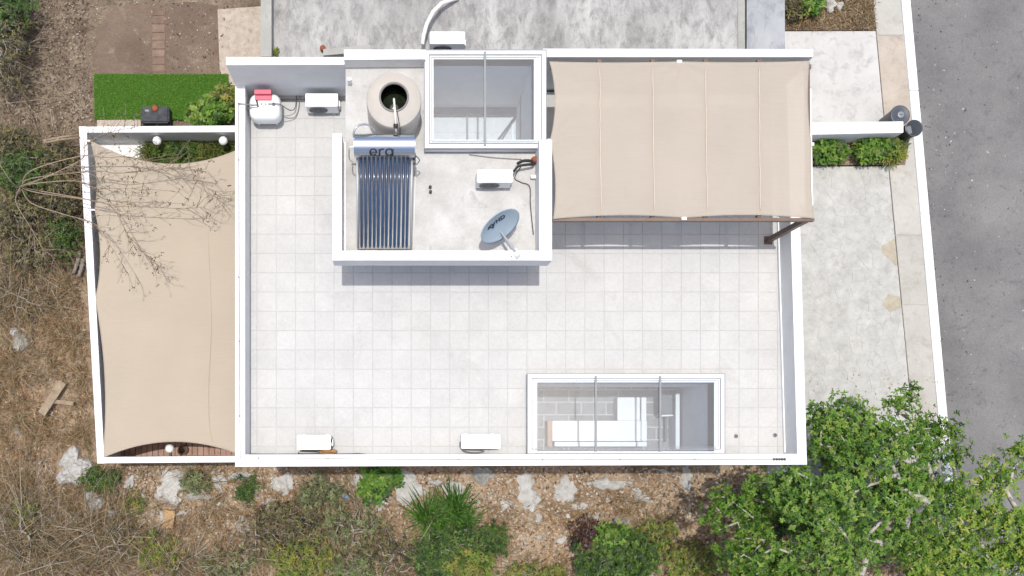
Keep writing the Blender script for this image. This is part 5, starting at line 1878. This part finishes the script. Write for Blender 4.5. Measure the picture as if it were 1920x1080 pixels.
# rocks
def rock(px, py, rx, ry, h, mat, label, name='rock', group=None, rot=0.0, seed=0, z=None, box=False):
    r = np.random.default_rng(seed + int(px * 7 + py))
    bm = bmesh.new()
    bmesh.ops.create_icosphere(bm, subdivisions=4 if rx > .2 else 3, radius=1)
    ph_ = r.uniform(0, 6.28, 8)
    dirs = r.normal(0, 1, (9, 3))
    dirs /= np.linalg.norm(dirs, axis=1, keepdims=True)
    cut = r.uniform(.55, .9, 9)
    ca, sa = math.cos(rot), math.sin(rot)
    for v_ in bm.verts:
        d = np.array(v_.co)
        rad_ = 1.0
        for k in range(9):
            q = d @ dirs[k]
            if q * rad_ > cut[k]:
                rad_ = min(rad_, cut[k] / q)
        d = d * rad_ * (1 + .05 * math.sin(d[0] * 9 + seed) * math.sin(d[1] * 8 + d[2] * 7))
        th = math.atan2(d[1], d[0])
        ed = 1 + .16 * math.sin(2 * th + ph_[0]) + .12 * math.sin(3 * th + ph_[1]) + .1 * math.sin(5 * th + ph_[2]) + .07 * math.sin(9 * th + ph_[3]) + .04 * math.sin(15 * th + ph_[4])
        gr_ = .07 * math.sin(d[0] * 13 + ph_[5]) * math.sin(d[1] * 12 + ph_[6]) + .04 * math.sin(d[0] * 29 + ph_[7]) * math.sin(d[1] * 31)
        d[0] *= ed
        d[1] *= ed
        d[2] = (abs(d[2]) ** .7 * (1 if d[2] > 0 else -1)) * (1 + 2.0 * gr_)
        x, y = d[0] * rx, d[1] * ry
        v_.co = (x * ca - y * sa, x * sa + y * ca, d[2] * h)
    me = bpy.data.meshes.new(name)
    bm.to_mesh(me)
    bm.free()
    me.materials.append(M[mat])
    o = bpy.data.objects.new(name, me)
    COL.objects.link(o)
    p = P(px, py, .03)
    o.location = (p.x, p.y, float(gz(p.x, p.y)) if z is None else z)
    return tag(o, label, 'rock', group)


k0 = H / F
rock(138, 876, 40 * k0, 32 * k0, .42, 'limestone', 'large white limestone boulder at the outer corner of the garden wall', rot=.3)
rock(178, 940, 17 * k0, 25 * k0, .32, 'greystone', 'oval grey stone below the white boulder', rot=.2)
rock(210, 962, 11 * k0, 9 * k0, .15, 'limestone', 'small pale stone beside the oval grey stone')
rock(903, 891, 24 * k0, 17 * k0, .18, 'greystone', 'rounded grey stone against the south wall of the house')
rock(988, 922, 28 * k0, 32 * k0, .12, 'limestone', 'broad flat limestone outcrop in orange leaf litter')
rock(1061, 922, 22 * k0, 30 * k0, .11, 'limestone', 'ragged limestone outcrop beside the broad flat outcrop')
rock(1140, 908, 36 * k0, 15 * k0, .1, 'limestone', 'low broken limestone outcrop near the shade of the big tree')
rock(765, 915, 36 * k0, 30 * k0, .09, 'limestone', 'pale limestone patch beside the wall shrub')
rock(855, 918, 28 * k0, 16 * k0, .08, 'limestone', 'pale limestone strip above the palm clump')
rock(818, 905, 12 * k0, 10 * k0, .12, 'limestone', 'small white stone between the limestone patches')
rock(677, 903, 18 * k0, 20 * k0, .08, 'limestone', 'pale limestone lump west of the wall shrub')
rock(530, 910, 22 * k0, 24 * k0, .08, 'limestone', 'pale crumbled limestone near the house corner')
rock(325, 905, 34 * k0, 22 * k0, .1, 'limestone', 'pale crumbled limestone heap below the garden wall')
rock(315, 930, 30 * k0, 20 * k0, .1, 'limestone', 'greyish limestone heap above the tan board')
rock(370, 930, 26 * k0, 9 * k0, .09, 'greystone', 'long grey stone beside the limestone heap')
rock(245, 905, 10 * k0, 14 * k0, .1, 'limestone', 'small pale stone below the garden wall')
rock(305, 970, 7 * k0, 11 * k0, .1, 'limestone', 'white stone touching the tan board')
rock(340, 962, 12 * k0, 7 * k0, .08, 'limestone', 'pale stone east of the tan board')
rock(452, 892, 22 * k0, 8 * k0, .14, 'limestone', 'pale block below the corner of the house')
rock(1245, 884, 14 * k0, 5 * k0, .12, 'limestone', 'long white block at the foot of the south wall', rot=-.1)
rock(1010, 970, 7 * k0, 11 * k0, .1, 'limestone', 'narrow white stone below the broad flat outcrop', rot=.3)
rock(1052, 1012, 12 * k0, 7 * k0, .1, 'limestone', 'white stone west of the red brown shrub')
rock(1165, 975, 18 * k0, 10 * k0, .09, 'greystone', 'grey crumbled stone behind the dark green bush')
rock(1554, 12, 13 * k0, 13 * k0, .2, 'limestone', 'round white rock in the neighbouring front bed', z=.08)
rock(1572, 12, 9 * k0, 8 * k0, .12, 'limestone', 'small pinkish rock beside the round white rock', z=.07)
rock(40, 640, 18 * k0, 22 * k0, .16, 'greystone', 'grey rubble stone in the scrub beside the garden wall')
rock(30, 808, 8 * k0, 10 * k0, .12, 'limestone', 'white stone in the long dry grass')
rock(28, 622, 8 * k0, 9 * k0, .12, 'limestone', 'small white rubble stone near the grey rubble')
for k, (x, y, a, b, lab) in enumerate(((1090, 950, 16, 9, 'thin pale outcrop below the ragged limestone'), (945, 945, 14, 10, 'pale outcrop west of the broad flat outcrop'), (720, 940, 20, 12, 'crumbled pale outcrop below the glossy wall shrub'), (410, 905, 18, 12, 'crumbled pale stone east of the limestone heap'), (1200, 930, 20, 12, 'crumbled pale stone in the dappled shade of the big tree'), (505, 950, 24, 14, 'crumbled pale outcrop above the olive shrub'), (455, 985, 20, 14, 'crumbled pale stones west of the olive shrub'), (1290, 900, 26, 14, 'grey outcrop in the deep shade by the house corner'))):
    rock(x, y, a * k0, b * k0, .09, 'limestone', lab, rot=k * .7)
small = [(20, 690), (45, 685), (152, 632), (60, 600), (980, 1010), (928, 1005), (935, 1020), (1010, 1008), (1105, 965), (1118, 967), (1065, 968), (1126, 940), (1140, 938), (470, 1000), (455, 1020),
         (520, 1030), (445, 985), (410, 945), (380, 960), (270, 930), (225, 985), (1220, 940), (1180, 905), (895, 940), (690, 935), (480, 930), (350, 1010), (420, 900), (400, 885), (590, 890)]
for k, (x, y) in enumerate(small):
    rock(x, y, random.uniform(4, 8) * k0, random.uniform(3, 7) * k0, random.uniform(.05, .1), 'limestone', 'small pale limestone lump lying in the leaf litter', 'small_rock', 'small limestone lumps', random.uniform(0, 3), k)
# timber: board, logs, pale fence poles, tan board, blue scrap
def plank(px0_, py0_, px1_, py1_, w_, z, mat, name, label, cat):
    a, b = P(px0_, py0_, z), P(px1_, py1_, z)
    d = (b - a)
    L_ = d.length
    d.normalize()
    t = Vector((-d.y, d.x, 0))
    o = MB().obox((0, 0, 0), d, t, (0, 0, 1), L_ / 2, w_ / 2, .025).build(name, mat, None, .006)
    o.location = (a + b) / 2
    return tag(o, label, cat)


plank(118, 716, 78, 776, .22, .27, 'wood', 'board', 'weathered timber board lying in the dry grass', 'board')
plank(95, 752, 138, 757, .11, .22, 'wood', 'board', 'short timber piece crossing under the weathered board', 'board')
plank(318, 957, 314, 990, .32, .18, 'tanboard', 'board', 'square tan board lying among pale stones', 'board')
plank(640, 925, 652, 934, .12, .1, 'blue', 'plastic_scrap', 'scrap of blue plastic on the verge', 'scrap')
for k, (a, b) in enumerate((((150, 472), (138, 512)), ((156, 486), (148, 518)))):
    p0, p1 = P(*a, .2), P(*b, .2)
    tag(MB().tube([p0, (p0 + p1) / 2 + Vector((.02, 0, .02)), p1], [.06, .055, .05], 10).build('log', 'bark'), 'cut grey log leaning by the garden wall', 'log', 'cut logs by the garden wall')
fence = empty('pole_fence', 'pair of pale wooden poles tied to the garden wall corner', 'fence', tuple(P(115, 258, 0)))
for k, (a, b) in enumerate((((80, 264), (150, 253)), ((82, 268), (150, 258)))):
    p0, p1 = P(*a, .85) - fence.location, P(*b, .85) - fence.location
    MB().tube([p0, (p0 + p1) / 2 + Vector((0, .02, .01)), p1], .028, 8).build('rail', 'wood', fence)
for x in (84, 108):
    p0 = P(x, 264 - (x - 80) * .12, .9) - fence.location
    MB().tube([(p0.x, p0.y, 0), (p0.x, p0.y, .9)], .035, 8).build('post', 'wood', fence)
cable(smoothpts([P(-20, 196, .25), P(30, 192, .3), P(80, 186, .3), P(110, 182, .2)]), .012, 'wood', 'pale fallen branch on the bare ground', 'branch')
cable(smoothpts([P(80, 1075, .5), P(120, 1030, .55), P(150, 1005, .5), P(180, 985, .4)]), .014, 'wood', 'long pale stick standing out of the bare thicket', 'stick')

# specks of debris on the street and in the gutter
n = 240
py = rng.uniform(-40, 1000, n)
px = np.where(rng.uniform(size=n) < .35, kx(py, 18) + rng.gamma(1.5, 5, n), np.where(rng.uniform(size=n) < .5, kx(py, 60) + rng.normal(0, 14, n), rng.uniform(1740, 1930, n)))
cs = np.array([P(a, b, .02) for a, b in zip(px, py)])
tag(quads('road_debris', leaf_rosettes(cs, rng.normal(0, .08, cs.shape) + [0, 0, 1], 1, .05, .02, 1, 0, 1), 'debris'), 'dark flecks and dry leaves strewn on the street', 'debris', None, 'stuff')
n = 260
py = rng.uniform(700, 1000, n)
cs = np.array([P(a, b, SW + .02) for a, b in zip(rng.uniform(1520, 1760, n), py)])
tag(quads('paving_litter', leaf_rosettes(cs, rng.normal(0, .1, cs.shape) + [0, 0, 1], 1, .06, .018, 1, 0, 1), 'litter'), 'dry leaves fallen on the paving around the big tree', 'litter', None, 'stuff')
